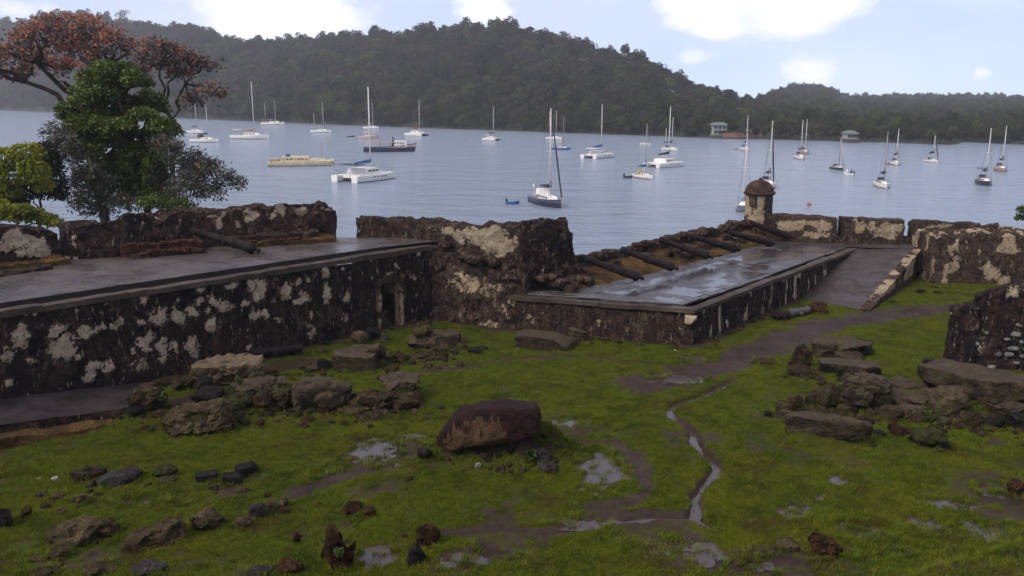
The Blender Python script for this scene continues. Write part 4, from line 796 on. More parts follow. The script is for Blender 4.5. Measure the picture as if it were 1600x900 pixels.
pts = np.stack([x, yd, z - .4], 1)[keep]; k = len(pts); sc = rg.uniform(.55, 1.15, k) * np.interp(pts[:, 1], [250, 500, 1200], [.85, 1.35, 1.95]); sc *= np.where(t[keep] < .06, .75, 1) * np.where(px[keep] > 1190, np.interp(pts[:, 1], [280, 330, 420, 1150], [.85, .7, .40, .66]), np.interp(px[keep], [980, 1190], [1, .48]))
print('forest', k); scatter('forest', pts, rg.uniform(0, 6.28, k), sc, rg.integers(0, 5, k), TPL, kind='stuff', label='dense dark rainforest covering the hill across the bay')

# trees that stand out from the forest
def far_tree(label, px, pyb, Yd, pyt, wpx, c1, c2, seed, group=None):
    b = AT(px, pyb, Yd); kx = KPX(b); h = (pyb - pyt) / kx; t = thing('tree', label, 'tree', b, group=group); wd = wpx / kx / 2; rg_ = np.random.default_rng(seed); rr_ = random.Random(seed); lobes = []
    for i in range(9): a = rr_.uniform(0, 6.28); q = rr_.uniform(0, .6) * wd; lobes.append((q * math.cos(a), q * math.sin(a), h * rr_.uniform(.5, .85), wd * .45, wd * .45, h * .2))
    c, n_ = crown_pts(lobes, [110] * 9, rg_, .6); v, f = leaf_quads(c, n_, np.full(len(c), .55), rg_, 1.4, .7); link('crown', quads_np('crown', v, f), mat_leaf('far_leaf_%d' % seed, c1, c2, .3), t)
    MB().tube([(0, 0, -2), (.1, 0, h * .4), (0, 0, h * .7)], [.35, .25, .1], 6).build('trunk', BARK, t)
BARK = mat_rock('bark', (.03, .022, .018), (.06, .045, .035), (.09, .07, .055), rough=.9)
far_tree('bright green round tree by the water behind the two-masted yacht', 505, 196, 470, 145, 40, (.05, .075, .012), (.08, .11, .02), 71)
far_tree('pale tree standing proud of the ridge on the right slope', 976, 96, 520, 70, 20, (.03, .05, .025), (.05, .07, .035), 72)
far_tree('spreading tree on the middle of the ridge line', 665, 60, 640, 36, 34, (.018, .026, .012), (.03, .035, .018), 73)
far_tree('dark tall tree on the left ridge top', 192, 40, 1000, 16, 26, (.02, .03, .02), (.03, .04, .025), 74)
far_tree('umbrella shaped tree near the right end of the main ridge', 1140, 160, 480, 140, 30, (.02, .03, .016), (.03, .04, .02), 75)
far_tree('light green bush at the shore left of the two-masted yacht', 425, 192, 520, 150, 60, (.035, .045, .014), (.05, .055, .02), 76)
far_tree('olive shore tree at the left behind the orange flowering tree', 55, 172, 960, 148, 40, (.03, .045, .016), (.045, .06, .02), 77)
far_tree('dark tree on the high point of the ridge', 775, 52, 625, 32, 34, (.02, .028, .014), (.03, .036, .018), 78)

# houses on the far shore
MWHITE = paint('white_wall', (.30, .31, .29), .8, .3); MROOFG = paint('green_roof', (.10, .14, .12), .8, .3); MROOFR = paint('rusty_roof', (.16, .08, .06), .8, .4); MGLASS = paint('dark_window', (.02, .025, .03), .25)
def house(label, px, py, wpx, Yd, storeys, roof, wall=MWHITE):
    b = AT(px, py, Yd); b.z = max(b.z, 1.2); k = KPX(b); wd = wpx / k; t = thing('house', label, 'house', b); FH = 1.75; h = FH * storeys
    MB().box((0, 2.5, -.8), (wd + 1, 7, 1.7)).build('base', paint('base_' + str(px), (.05, .05, .045), .9), t); MB().box((0, 3, h / 2), (wd, 5, h)).build('wall', wall, t)
    MB().add([(-wd / 2 - .6, -.6, h), (wd / 2 + .6, -.6, h), (wd / 2 + .6, 6.2, h), (-wd / 2 - .6, 6.2, h), (-wd / 2 + .6, 2.8, h + 1.0), (wd / 2 - .6, 2.8, h + 1.0)], [(0, 1, 5, 4), (2, 3, 4, 5), (1, 2, 5), (3, 0, 4), (3, 2, 1, 0)]).build('roof', roof, t)
    for s_ in range(storeys):
        MB().box((0, -.1, s_ * FH + .1), (wd, 1.3, .16)).build('balcony', wall, t)
        for i in range(max(3, int(wd / 1.8))): MB().box((-wd / 2 + (i + .5) * wd / max(3, int(wd / 1.8)), .48, s_ * FH + .95), (.8, .08, .9)).build('window', MGLASS, t)
house('white two-storey balconied house at the water across the bay', 1125, 214, 21, 327, 2, MROOFG)
house('low shore house with pale green roof behind the dark sloop', 1332, 223, 15, 296, 1, MROOFG)
house('small white building on the far left shore', 86, 170, 18, 930, 2, MWHITE)
MB().box((0, 0, .5), (14, .8, 1.6)).box((3, .6, 1.6), (4, 2, 1.6)).build('sea_wall', paint('reddish_wall', (.22, .11, .08), .9, .3), None, label='low reddish wall along the shore beside the balconied house', cat='wall', loc=AT(1160, 213.5, 324))
# ------------------------------------------------------------------ boats at anchor
def gel(n, c, r=.3, var=.12): return paint(n, c, r, var, 0, 1.5)
BW = gel('boat_white', (.70, .69, .65)); BCREAM = gel('boat_cream', (.58, .50, .34), .6, .4); BNAVY = gel('boat_navy', (.022, .028, .055)); BBLUE = gel('boat_blue', (.03, .10, .26)); BDARK = gel('boat_dark', (.03, .03, .035)); BGREY = gel('boat_grey', (.30, .30, .30)); BTAN = gel('boat_tan', (.33, .24, .16))
BPINK = gel('boat_pink', (.55, .38, .32), .5); CBLUE = paint('canvas_blue', (.02, .085, .26), .85); CNAVY = paint('canvas_navy', (.016, .02, .045), .85); CRED = paint('canvas_red', (.17, .03, .03), .85); CORANGE = paint('canvas_orange', (.40, .16, .06), .85); CYEL = paint('canvas_yellow', (.42, .28, .06), .85); CTAN = paint('canvas_tan', (.30, .22, .15), .85)
MAL = paint('mast_paint', (.62, .61, .58), .35); MALD = paint('mast_grey', (.26, .26, .27), .4); MWOOD = paint('spar_wood', (.22, .13, .07), .5); WIRE = paint('wire', (.10, .10, .11), .4, .1, .6); ANTI = paint('bottom_paint', (.10, .03, .03), .7); BTM2 = paint('bottom_dark', (.02, .025, .03), .7); RUB = paint('black_rubber', (.02, .02, .02), .8)
SKIN = paint('brown_skin', (.16, .09, .06), .6)
def hull_mesh(L_, B, fb, bow=.35, tr=.72, yoff=0, rise=.35, n=15):
    """Bow towards +x, waterline at 0; sections from the sheer to below the water."""
    prof = [(1.0, 1.0), (.985, .72), (.95, .42), (.90, .10), (.78, -.16), (.42, -.5), (0, -.62)]; v = []; f = []
    for i in range(n):
        t = i / (n - 1); b = B / 2 * (lerp(tr, 1, min(1, t / .45) ** .8) if t < .45 else max(.015, 1 - ((t - .45) / .55) ** 2.1)); sh = fb * (1 + rise * max(0, (t - .35) / .65) ** 1.7)
        for sg in (1, -1):
            for k, (wb, wz) in enumerate(prof):
                zz = wz * (sh if wz > 0 else fb * .8 * (1 - t ** 6)); rake = bow * max(0, t - .7) / .3 * (wz if wz > 0 else wz * 1.2); v.append((-L_ / 2 + t * L_ * .94 + rake * L_ * .06 * 2.2 * .5 + t * L_ * .0, yoff + sg * b * wb * (1 - .25 * (t > .6) * (1 - max(wz, 0)) * (t - .6) / .4), zz))
    m_ = len(prof)
    for i in range(n - 1):
        for s_ in (0, 1):
            for k in range(m_ - 1):
                a = i * 2 * m_ + s_ * m_ + k; b = a + 2 * m_; f.append((a, b, b + 1, a + 1) if s_ == 0 else (a, a + 1, b + 1, b))
        a = i * 2 * m_; f.append((a, a + m_, a + 3 * m_, a + 2 * m_))
    f.append(tuple(range(m_ - 1, -1, -1)) + tuple(range(m_, 2 * m_))); return v, f
def loft_box(mb, x0, x1, w0, w1, z0, z1, ins=.15, fr=.5, y=0):
    mb.add([(x0, y - w0, z0), (x1, y - w1, z0), (x1, y + w1, z0), (x0, y + w0, z0), (x0 + ins * .5, y - w0 + ins, z1), (x1 - fr, y - w1 + ins, z1 - .05), (x1 - fr, y + w1 - ins, z1 - .05), (x0 + ins * .5, y + w0 - ins, z1)], [(3, 2, 1, 0), (4, 5, 6, 7), (0, 1, 5, 4), (1, 2, 6, 5), (2, 3, 7, 6), (3, 0, 4, 7)])
def rig(t, xm, zd, top, xb, zb, bow, boomL, cover, spar=MAL, furl=None, stern=None, r=.10, boomz=1.2):
    MB().tube([(xm, 0, zd - .3), (xm, 0, lerp(zd, top, .6)), (xm, 0, top)], [r, r * .95, r * .7], 8).build('mast', spar, t, True)
    if boomL:
        b = MB().tube([(xm - .1, 0, zd + boomz), (xm - boomL, 0, zd + boomz + .05)], [r * .7, r * .6], 6).build('boom', spar, t, True)
        if cover: MB().tube([(xm + .15, 0, zd + boomz + 1.0), (xm - .1, 0, zd + boomz + .35), (xm - boomL * .45, 0, zd + boomz + .22), (xm - boomL * .97, 0, zd + boomz + .12)], [.14, .30, .26, .13], 8).build('sail_cover', cover, b, True)
    w_ = MB(); w_.tube([(bow, 0, zb), (xm + .05, 0, top - .2)], .016, 4); 
    if stern is not None: w_.tube([(stern, 0, zd), (xm, 0, top - .1)], .018, 4)
    sy = .9
    for s_ in (1, -1): w_.tube([(xm - .1, s_ * sy, zd), (xm, s_ * .45, lerp(zd, top, .52)), (xm, 0, top - .4)], .012, 4)
    w_.build('rigging', WIRE, t); MB().tube([(xm, -.5, lerp(zd, top, .52)), (xm, .5, lerp(zd, top, .52))], .03, 4).build('spreader', spar, t)
    if furl: MB().tube([(lerp(bow, xm, .03), 0, lerp(zb, top, .03)), (lerp(bow, xm, .45), 0, lerp(zb, top, .45)), (lerp(bow, xm, .93), 0, lerp(zb, top, .93))], [.10, .13, .05], 6).build('furled_sail', furl, t, True)
def mono(t, L_, mast, hull=BW, cover=CNAVY, dodger=CNAVY, furl=None, mizzen=0, fb=None, deckh=BW, spar=MAL, stripe=None, bottom=ANTI, bimini=None, flag=False, mx=.08):
    fb = fb or L_ * .085; B = L_ * .30; v, f = hull_mesh(L_, B, fb); MB().add(v, f).build('hull', hull, t, sharp=35)
    MB().add(*hull_mesh(L_ * .985, B * 1.005, fb * .13, bow=0, tr=.70, rise=0)).build('waterline', bottom, t, sharp=35)
    if stripe: MB().add(*[[(a, b * 1.012, c * .12 + fb * .80) for a, b, c in v], f]).build('stripe', stripe, t, sharp=35)
    c = MB(); loft_box(c, -L_ * .16, L_ * .24, B * .30, B * .20, fb * 1.0, fb + L_ * .055, .12, L_ * .06); cb = c.build('cabin', deckh, t)
    for s_ in (1, -1):
        for q in range(4): MB().box((-L_ * .12 + q * L_ * .075, s_ * (B * .285 - q * B * .017), fb + L_ * .030), (L_ * .045, .06, L_ * .02), -s_ * .07).build('window', MGLASS, cb)
    MB().box((-L_ * .31, 0, fb + .10), (L_ * .22, B * .55, .32)).box((-L_ * .31, 0, fb + .3), (L_ * .2, B * .35, .1)).build('cockpit', BGREY, t)
    if dodger:
        d = MB(); loft_box(d, -L_ * .24, -L_ * .11, B * .30, B * .28, fb + L_ * .045, fb + L_ * .125, .12, .35); d.build('sprayhood', dodger, t)
    if bimini: 
        d = MB(); d.box((-L_ * .36, 0, fb + 1.95), (L_ * .17, B * .66, .09)); b_ = d.build('bimini', bimini, t); q = MB()
        for sx_ in (-.44, -.28):
            for s_ in (1, -1): q.tube([(L_ * sx_, s_ * B * .32, fb), (L_ * sx_, s_ * B * .32, fb + 1.95)], .025, 4)
        q.build('bimini_frame', MALD, b_)
    rl = MB(); st_ = [(-.47, .30), (-.3, .42), (-.1, .47), (.12, .45), (.3, .3), (.47, .03)]
    for s_ in (1, -1):
        pts_ = [(L_ * a, s_ * B * b, fb * (1 + .35 * max(0, a + .15) / .65) + .62) for a, b in st_]; rl.tube(pts_, .018, 4)
        for p in pts_: rl.tube([(p[0], p[1], p[2] - .66), p], .02, 4)
    rl.build('guard_rail', MALD, t)
    rig(t, L_ * mx, fb + .3, mast, 0, fb * 1.38, L_ * .475, L_ * .36, cover, spar, furl, -L_ * .47, r=max(.085, mast * .0075))
    if mizzen: MB().tube([(-L_ * .36, 0, fb), (-L_ * .36, 0, mizzen)], [.08, .06], 6).build('mizzen_mast', spar, t, True); bz = MB().tube([(-L_ * .36, 0, fb + 1.3), (-L_ * .53, 0, fb + 1.35)], .05, 5).build('mizzen_boom', spar, t); cover and MB().tube([(-L_ * .35, 0, fb + 1.55), (-L_ * .52, 0, fb + 1.45)], [.2, .1], 7).build('mizzen_cover', cover, bz, True)
    if flag: q = MB().tube([(-L_ * .49, 0, fb), (-L_ * .51, 0, fb + 1.7)], .025, 5).build('flag_staff', MAL, t); MB().box((-L_ * .53, 0, fb + 1.4), (.5, .03, .4)).build('flag', BW, q)
    MB().tube([(L_ * .46, -.1, fb * 1.35), (L_ * .55, 0, .0)], .02, 4).build('anchor_chain', WIRE, t)
def cata(t, L_, mast, cover=CBLUE, bimini=BW, furl=None, hull=BW, trim=CNAVY):
    fb = L_ * .095; B = L_ * .54; hb = L_ * .15
    for s_ in (1, -1):
        v, f = hull_mesh(L_, hb, fb, bow=.15, tr=.8, yoff=s_ * (B - hb) / 2, rise=.12); h = MB().add(v, f).build('hull', hull, t, sharp=35)
        MB().add(*hull_mesh(L_ * .985, hb * 1.02, fb * .10, bow=0, tr=.8, yoff=s_ * (B - hb) / 2, rise=0)).build('waterline', BTM2, h, sharp=35)
        for q in range(4): MB().box((L_ * (-.12 + q * .085), s_ * (B / 2 - .02 + .0), fb * .70), (L_ * .035, .08, fb * .16)).build('porthole', MGLASS, h)
        MB().box((-L_ * .46, s_ * (B - hb) / 2, fb * .45), (L_ * .07, hb * .7, fb * .5)).build('stern_step', BGREY, h)
    MB().box((-L_ * .08, 0, fb * .85), (L_ * .62, B - hb, fb * .5)).build('bridge_deck', hull, t)
    c = MB(); loft_box(c, -L_ * .22, L_ * .20, B * .36, B * .30, fb * 1.05, fb + L_ * .095, .25, L_ * .10); cb = c.build('saloon', hull, t)
    for s_ in (1, -1):
        for q in range(3): MB().box((-L_ * .13 + q * L_ * .09, s_ * (B * .345 - .02 - q * B * .008), fb + L_ * .06), (L_ * .07, .07, L_ * .022), -s_ * .06).build('window', MGLASS, cb)
    for q in range(3): MB().box((L_ * .145, (q - 1) * B * .17, fb + L_ * .06), (.12, B * .13, L_ * .02)).build('window', MGLASS, cb)
    if bimini: MB().box((-L_ * .31, 0, fb + L_ * .155), (L_ * .20, B * .62, .1)).build('bimini', bimini, t); q = MB(); [q.tube([(L_ * a, s_ * B * .28, fb), (L_ * a, s_ * B * .28, fb + L_ * .155)], .03, 4) for a in (-.39, -.23) for s_ in (1, -1)]; q.build('bimini_frame', MALD, t)
    MB().box((L_ * .30, 0, fb * .96), (L_ * .24, B - hb, .06)).build('trampoline', RUB, t); MB().tube([(L_ * .42, -B * .38, fb), (L_ * .42, B * .38, fb)], .09, 6).build('crossbeam', MAL, t)
    rl = MB()
    for s_ in (1, -1):
        P_ = [(L_ * a, s_ * B * .475, fb * (1 + .1 * (a > .2)) + .6) for a in (-.4, -.2, 0, .2, .4)]; rl.tube(P_, .018, 4); [rl.tube([(p[0], p[1], p[2] - .62), p], .02, 4) for p in P_]
    rl.build('guard_rail', MALD, t)
    rig(t, L_ * .10, fb + L_ * .08, mast, 0, fb * 1.15, L_ * .42, L_ * .40, cover, MAL, furl, None, r=max(.10, mast * .0078), boomz=.95)
    MB().tube([(-L_ * .5, -B * .2, fb + .6), (-L_ * .5, B * .2, fb + .6)], .04, 5).tube([(-L_ * .5, -B * .2, fb * .3), (-L_ * .5, -B * .2, fb + .6)], .04, 5).tube([(-L_ * .5, B * .2, fb * .3), (-L_ * .5, B * .2, fb + .6)], .04, 5).build('davits', MALD, t)
def dinghy(t, L_, mat, motor=True, person=None):
    v, f = hull_mesh(L_, L_ * .42, .38, bow=.5, tr=.8, rise=.5); MB().add(v, f).build('hull', mat, t, sharp=35); MB().box((0, 0, .36), (.25, L_ * .34, .05)).build('thwart', MWOOD, t)
    if motor: MB().box((-L_ * .52, 0, .62), (.28, .24, .42)).box((-L_ * .55, 0, .15), (.12, .1, .8)).build('outboard_motor', RUB, t)
def boat_at(name, label, px, py, cat='boat', rz=0.0, group=None):
    p = G(px, py, 0); return thing(name, label, cat, (p.x, p.y, 0), rz, group), KPX(p), p
GB = 'sailing boats at anchor in the bay'
def place(kind, label, px, py, wpx, mpy, ratio=.78, flip=False, away=False, **kw):
    """px,py: middle of the waterline; wpx: width in the picture; mpy: masthead."""
    p = G(px, py, 0); k = KPX(p); mast = (py - mpy) / k * 1.02; Lw = wpx / k; L_ = max(mast * ratio, Lw * 1.02) if mast > 3 else Lw
    bea = .30 if kind is mono else .54; L_ = min(L_, 17)
    lo, hi = 0.0, math.pi / 2                                      # heading that gives this apparent length
    for _ in range(30):
        mid = (lo + hi) / 2; ap = L_ * math.cos(mid) + L_ * bea * .8 * math.sin(mid)
        if ap > Lw: lo = mid
        else: hi = mid
    a = lo if lo > .02 else .05; a = min(a, 1.35); bear = -math.atan2(p.x, p.y) 
    rz = bear + (a if away else -a); 
    if flip: rz = bear + math.pi - (a if away else -a)
    t, _, _ = boat_at('catamaran' if kind is cata else 'sailboat', label, px, py, 'catamaran' if kind is cata else 'sailboat', rz, GB); kind(t, L_, mast, **kw); return t
place(mono, 'white sloop seen through the branches right of the green tree', 322, 222, 50, 155, cover=CNAVY)
place(mono, 'small white yacht half hidden behind the flowering branches', 306, 208, 30, 158, dodger=None)
place(mono, 'large white yacht with orange awning below its tall mast at the left', 393, 217, 66, 132, ratio=.62, cover=CORANGE, dodger=None, bimini=BW, hull=BW)
place(mono, 'small two-masted white yacht far off near the left shore', 428, 195, 40, 159, ratio=.95, mizzen=11.5, cover=None, dodger=None)
place(mono, 'white ketch anchored in front of the bright green shore tree', 503, 207, 36, 162, ratio=.8, mizzen=8, cover=None, dodger=None)
place(cata, 'white catamaran with a bright blue sail cover on its boom', 573, 281, 101, 142, ratio=.6, away=True, cover=CBLUE, bimini=CNAVY)
place(mono, 'faint white sloop just above the pinkish motor boat', 581, 201, 28, 162, dodger=None, cover=None)
place(cata, 'distant catamaran with a dark red canopy', 653, 212, 40, 158, ratio=.7, cover=CRED, bimini=CRED)
place(cata, 'lone small catamaran near the middle of the far shore', 769, 219, 31, 168, ratio=.6, cover=CNAVY)
place(mono, 'white ketch beyond the little blue boat', 867, 218, 30, 174, ratio=.8, mizzen=9.5, cover=CNAVY)
place(mono, 'small blue hulled boat with white cabin below the white ketch', 878, 234, 34, 184, ratio=.7, hull=BBLUE, cover=None, dodger=None, furl=None, spar=MALD)
place(cata, 'white catamaran with blue cover between the navy yacht and the stone tower', 936, 246, 54, 166, ratio=.72, away=True, cover=CBLUE)
place(mono, 'navy blue yacht with furled dark genoa anchored nearest to the centre wall', 856, 320, 69, 175, ratio=.76, hull=BNAVY, cover=CNAVY, dodger=BW, furl=CNAVY, stripe=BW, flag=True, bimini=None)
place(mono, 'tiny pale sloop left of the yacht with dark covers', 1009, 226, 20, 200, dodger=None, cover=None)
place(mono, 'white sloop with dark covers beyond the long white catamaran', 1048, 235, 30, 185, ratio=.75, cover=CNAVY, mizzen=6)
place(cata, 'long white catamaran seen side on above the little yellow-tarped boat', 1040, 260, 65, 170, ratio=.7, away=True, cover=CNAVY, bimini=None)
place(mono, 'little tan sailing boat with blue and yellow tarpaulins', 1006, 278, 40, 196, ratio=.62, hull=BW, cover=CBLUE, dodger=CYEL, spar=MALD, furl=None)
place(mono, 'small blue and white sloop near the balconied house', 1165, 235, 21, 182, cover=CBLUE, dodger=CBLUE)
place(mono, 'grey yacht hidden partly behind the sentry box on its left', 1163, 327, 34, 213, ratio=.75, flip=True, hull=BGREY, cover=None, away=False)
place(mono, 'white sloop with dark sail behind the dome of the sentry box', 1200, 292, 26, 192, ratio=.72, cover=CNAVY, furl=CNAVY)
place(mono, 'white yacht with dark gear, nearer of the close pair right of the tower', 1250, 248, 21, 190, cover=CNAVY)
place(mono, 'tan yacht, farther of the close pair right of the tower', 1257, 240, 14, 188, hull=BTAN, cover=None)
place(mono, 'black sloop with white deck and slanting forestay', 1309, 265, 27, 216, ratio=.8, hull=BDARK, cover=None, stripe=BW, furl=BGREY, spar=MALD)
place(mono, 'white yacht seen end on right of the speeding dinghy', 1379, 292, 20, 208, hull=BW, cover=CNAVY, spar=MALD)
place(mono, 'white sloop with dark sail cover towing a dinghy, far right group', 1399, 257, 19, 203, cover=CNAVY)
place(mono, 'pale sloop with dark blue awning near the wooded point', 1456, 253, 25, 213, ratio=.8, cover=CNAVY, dodger=CNAVY, furl=CNAVY)
place(mono, 'dark cluttered sailing boat, nearer of the two at the right edge', 1538, 288, 31, 203, ratio=.78, hull=BDARK, cover=CNAVY, furl=None, bimini=CNAVY)
place(mono, 'brown sailing boat, farther of the two at the right edge', 1564, 267, 20, 199, hull=BTAN, cover=CNAVY)

# old catamaran houseboat, wooden trader, motor boats and dinghies
t, k, p = boat_at('houseboat', 'weathered yellowish catamaran houseboat with a flat deckhouse and blue tarpaulin', 474, 258, 'houseboat', R(8) + .0); L_ = 104 / k
for s_ in (1, -1): MB().add(*hull_mesh(L_, L_ * .13, .85, bow=.05, tr=.9, yoff=s_ * L_ * .15, rise=.12)).build('hull', BCREAM, t, sharp=35); MB().add(*hull_mesh(L_ * .99, L_ * .132, .12, bow=0, tr=.9, yoff=s_ * L_ * .15, rise=0)).build('waterline', BTM2, t, sharp=35)
MB().box((0, 0, .85), (L_ * .84, L_ * .34, .35)).build('deck', BCREAM, t); c = MB(); loft_box(c, -L_ * .30, L_ * .12, L_ * .15, L_ * .14, 1.0, 1.95, .15, .5); cb = c.build('deckhouse', BCREAM, t)
for q in range(7): MB().box((-L_ * .27 + q * L_ * .055, -L_ * .145, 1.5), (.36, .1, .3)).build('window', MGLASS if q % 3 else CTAN, cb)
c = MB(); loft_box(c, L_ * .10, L_ * .34, L_ * .14, L_ * .12, 1.0, 1.45, .12, .5); c.build('foredeck_cabin', BCREAM, t)
MB().box((-L_ * .22, 0, 2.15), (.9, 1.6, .35)).box((-L_ * .22, .2, 2.35), (.6, 1.0, .3)).build('tarpaulin', CBLUE, t); MB().box((-L_ * .41, 0, 1.25), (L_ * .12, L_ * .3, .5)).build('cockpit_box', BTAN, t)
MB().tube([(L_ * .28, 0, 1), (L_ * .28, 0, 4.8)], [.06, .05], 6).build('stub_mast', MWOOD, t); MB().box((L_ * .44, 0, 1.1), (.5, 1.2, .4)).build('bow_locker', BW, t)
rl = MB(); [rl.tube([(-L_ * .45 + q * L_ * .09, -L_ * .2, .9), (-L_ * .45 + q * L_ * .09, -L_ * .2, 1.6)], .025, 4) for q in range(11)]; rl.tube([(-L_ * .45, -L_ * .2, 1.6), (L_ * .45, -L_ * .2, 1.6)], .025, 4); rl.build('guard_rail', BTAN, t)
t, k, p = boat_at('trading_boat', 'dark blue wooden trading boat with raised bow and white wheelhouse', 611, 237, 'boat', R(6)); L_ = 84 / k
v, f = hull_mesh(L_, L_ * .27, 1.35, bow=.6, tr=.75, rise=.75); MB().add(v, f).build('hull', BNAVY, t, sharp=35); MB().add([(a, b * 1.015, c * .07 + 1.1 + max(0, c - 1.35) * .9) for a, b, c in v], f).build('rubbing_strake', BPINK, t, sharp=35)
c = MB(); loft_box(c, L_ * .06, L_ * .30, L_ * .10, L_ * .08, 1.4, 3.0, .08, .25); cb = c.build('wheelhouse', BW, t)
for q in range(4): MB().box((L_ * .085 + q * L_ * .05, -L_ * .093, 2.45), (.34, .1, .38)).build('window', MGLASS, cb)
MB().box((-L_ * .16, 0, 2.55), (L_ * .46, L_ * .22, .12)).build('awning', CTAN, t); q = MB(); [q.tube([(L_ * a, s_ * L_ * .1, 1.2), (L_ * a, s_ * L_ * .1, 2.55)], .04, 4) for a in (-.38, -.2, 0, .04) for s_ in (1, -1)]; q.build('awning_posts', MWOOD, t)
MB().tube([(L_ * .04, 0, 1.4), (L_ * .04, 0, 4.0)], [.32, .26], 8).build('funnel', BDARK, t, True); MB().tube([(L_ * .45, 0, 2), (L_ * .47, 0, 3.6)], .05, 5).build('jackstaff', MWOOD, t); MB().tube([(L_ * .3, 0, 2), (L_ * .3, 0, 4.2)], .06, 5).build('short_mast', MAL, t)
t, k, p = boat_at('motor_boat', 'pinkish motor boat with white cabin behind the dark trading boat', 577, 217, 'boat', R(5)); L_ = 33 / k
MB().add(*hull_mesh(L_, L_ * .33, 1.0, bow=.4, tr=.8, rise=.4)).build('hull', BPINK, t, sharp=35); c = MB(); loft_box(c, -L_ * .2, L_ * .2, L_ * .12, L_ * .1, 1.0, 2.3, .12, .4); cb = c.build('cabin', BW, t)
for q in range(4): MB().box((-L_ * .14 + q * L_ * .085, -L_ * .112, 1.75), (.45, .1, .4)).build('window', MGLASS, cb)
MB().box((-L_ * .15, 0, 2.5), (L_ * .4, L_ * .24, .08)).build('canopy', BPINK, t)
for nm, lb, px, py, wp, mt, rz in (('dinghy', 'bright blue dinghy floating left of the navy yacht', 802, 319, 20, BBLUE, .05), ('dinghy', 'dark dinghy with outboard astern of the yellow-tarped boat', 982, 278, 14, BDARK, .1), ('dinghy', 'small dark dinghy near the pinkish motor boat', 548, 214, 12, BDARK, .1),
        ('dinghy', 'grey dinghy behind the blue and white sloop by the balconied house', 1148, 234, 9, BGREY, 0), ('dinghy', 'dinghy towed behind the far right white sloop', 1386, 257, 9, BTAN, 0)):
    t, k, p = boat_at(nm, lb, px, py, 'dinghy', rz); dinghy(t, wp / k, mt, motor=wp > 12)
t, k, p = boat_at('dinghy', 'white motor dinghy under way with two people and a wake', 1326, 274, 'dinghy', math.pi - .15); dinghy(t, 15 / k, BW)
def sitter(label, px, dx, mat):
    """A small seated figure: hips, bent legs, trunk, arms and head in one skinned body."""
    P_ = [(0, 0, .42), (0, 0, .72), (0, 0, .95), (0, 0, 1.06), (0, 0, 1.22), (0, .17, .92), (.12, .2, .68), (.34, .15, .62), (0, -.17, .92), (.12, -.2, .68), (.34, -.15, .62), (.38, .1, .46), (.42, .1, .08), (.38, -.1, .46), (.42, -.1, .08)]
    E_ = [(0, 1), (1, 2), (2, 3), (3, 4), (2, 5), (5, 6), (6, 7), (2, 8), (8, 9), (9, 10), (0, 11), (11, 12), (0, 13), (13, 14)]; rad = [.15, .15, .15, .06, .11, .06, .05, .04, .06, .05, .04, .085, .055, .085, .055]
    me = bpy.data.meshes.new('person'); me.from_pydata(P_, E_, []); o = link('person', me, mat, label=label, cat='person'); md = o.modifiers.new('skin', 'SKIN'); o.modifiers.new('sub', 'SUBSURF').render_levels = 1
    for q, r_ in zip(me.skin_vertices[0].data, rad): q.radius = (r_, r_)
    me.skin_vertices[0].data[0].use_root = True; o.location = Vector(t.location) + Vector((dx, 0, .0)); o.rotation_euler = (0, 0, math.pi); return o
sitter('person in dark shirt seated at the stern of the speeding dinghy', 0, .55, CNAVY); sitter('person in pale shirt seated at the bow of the speeding dinghy', 0, -.35, BW)
MFOAM = paint('foam', (.75, .78, .8), .7)
w_ = MB(); rr = random.Random(2)
for q in range(60):
    u = q / 60; s_ = rr.choice((-1, 1)); w_.add([(t.location.x + .9 + u * 7 + a, t.location.y + s_ * (.25 + u * .8) + b, .07) for a, b in ((0, 0), (.35, .05), (.4, .16), (.05, .12))], [(0, 1, 2, 3)])
w_.build('wake', MFOAM, None, kind='stuff', label='white wake trailing behind the speeding dinghy')
p = G(1264, 321, 0); t = thing('mooring_buoy', 'small red mooring buoy right of the sentry box', 'buoy', p); MB().lathe([(.05, -.15), (.28, -.05), (.3, .15), (.2, .33), (.05, .38)], 12).build('float', paint('buoy_red', (.3, .05, .04), .5), t, True); MB().tube([(0, 0, .35), (0, 0, .55)], .03, 6).build('ring', WIRE, t)
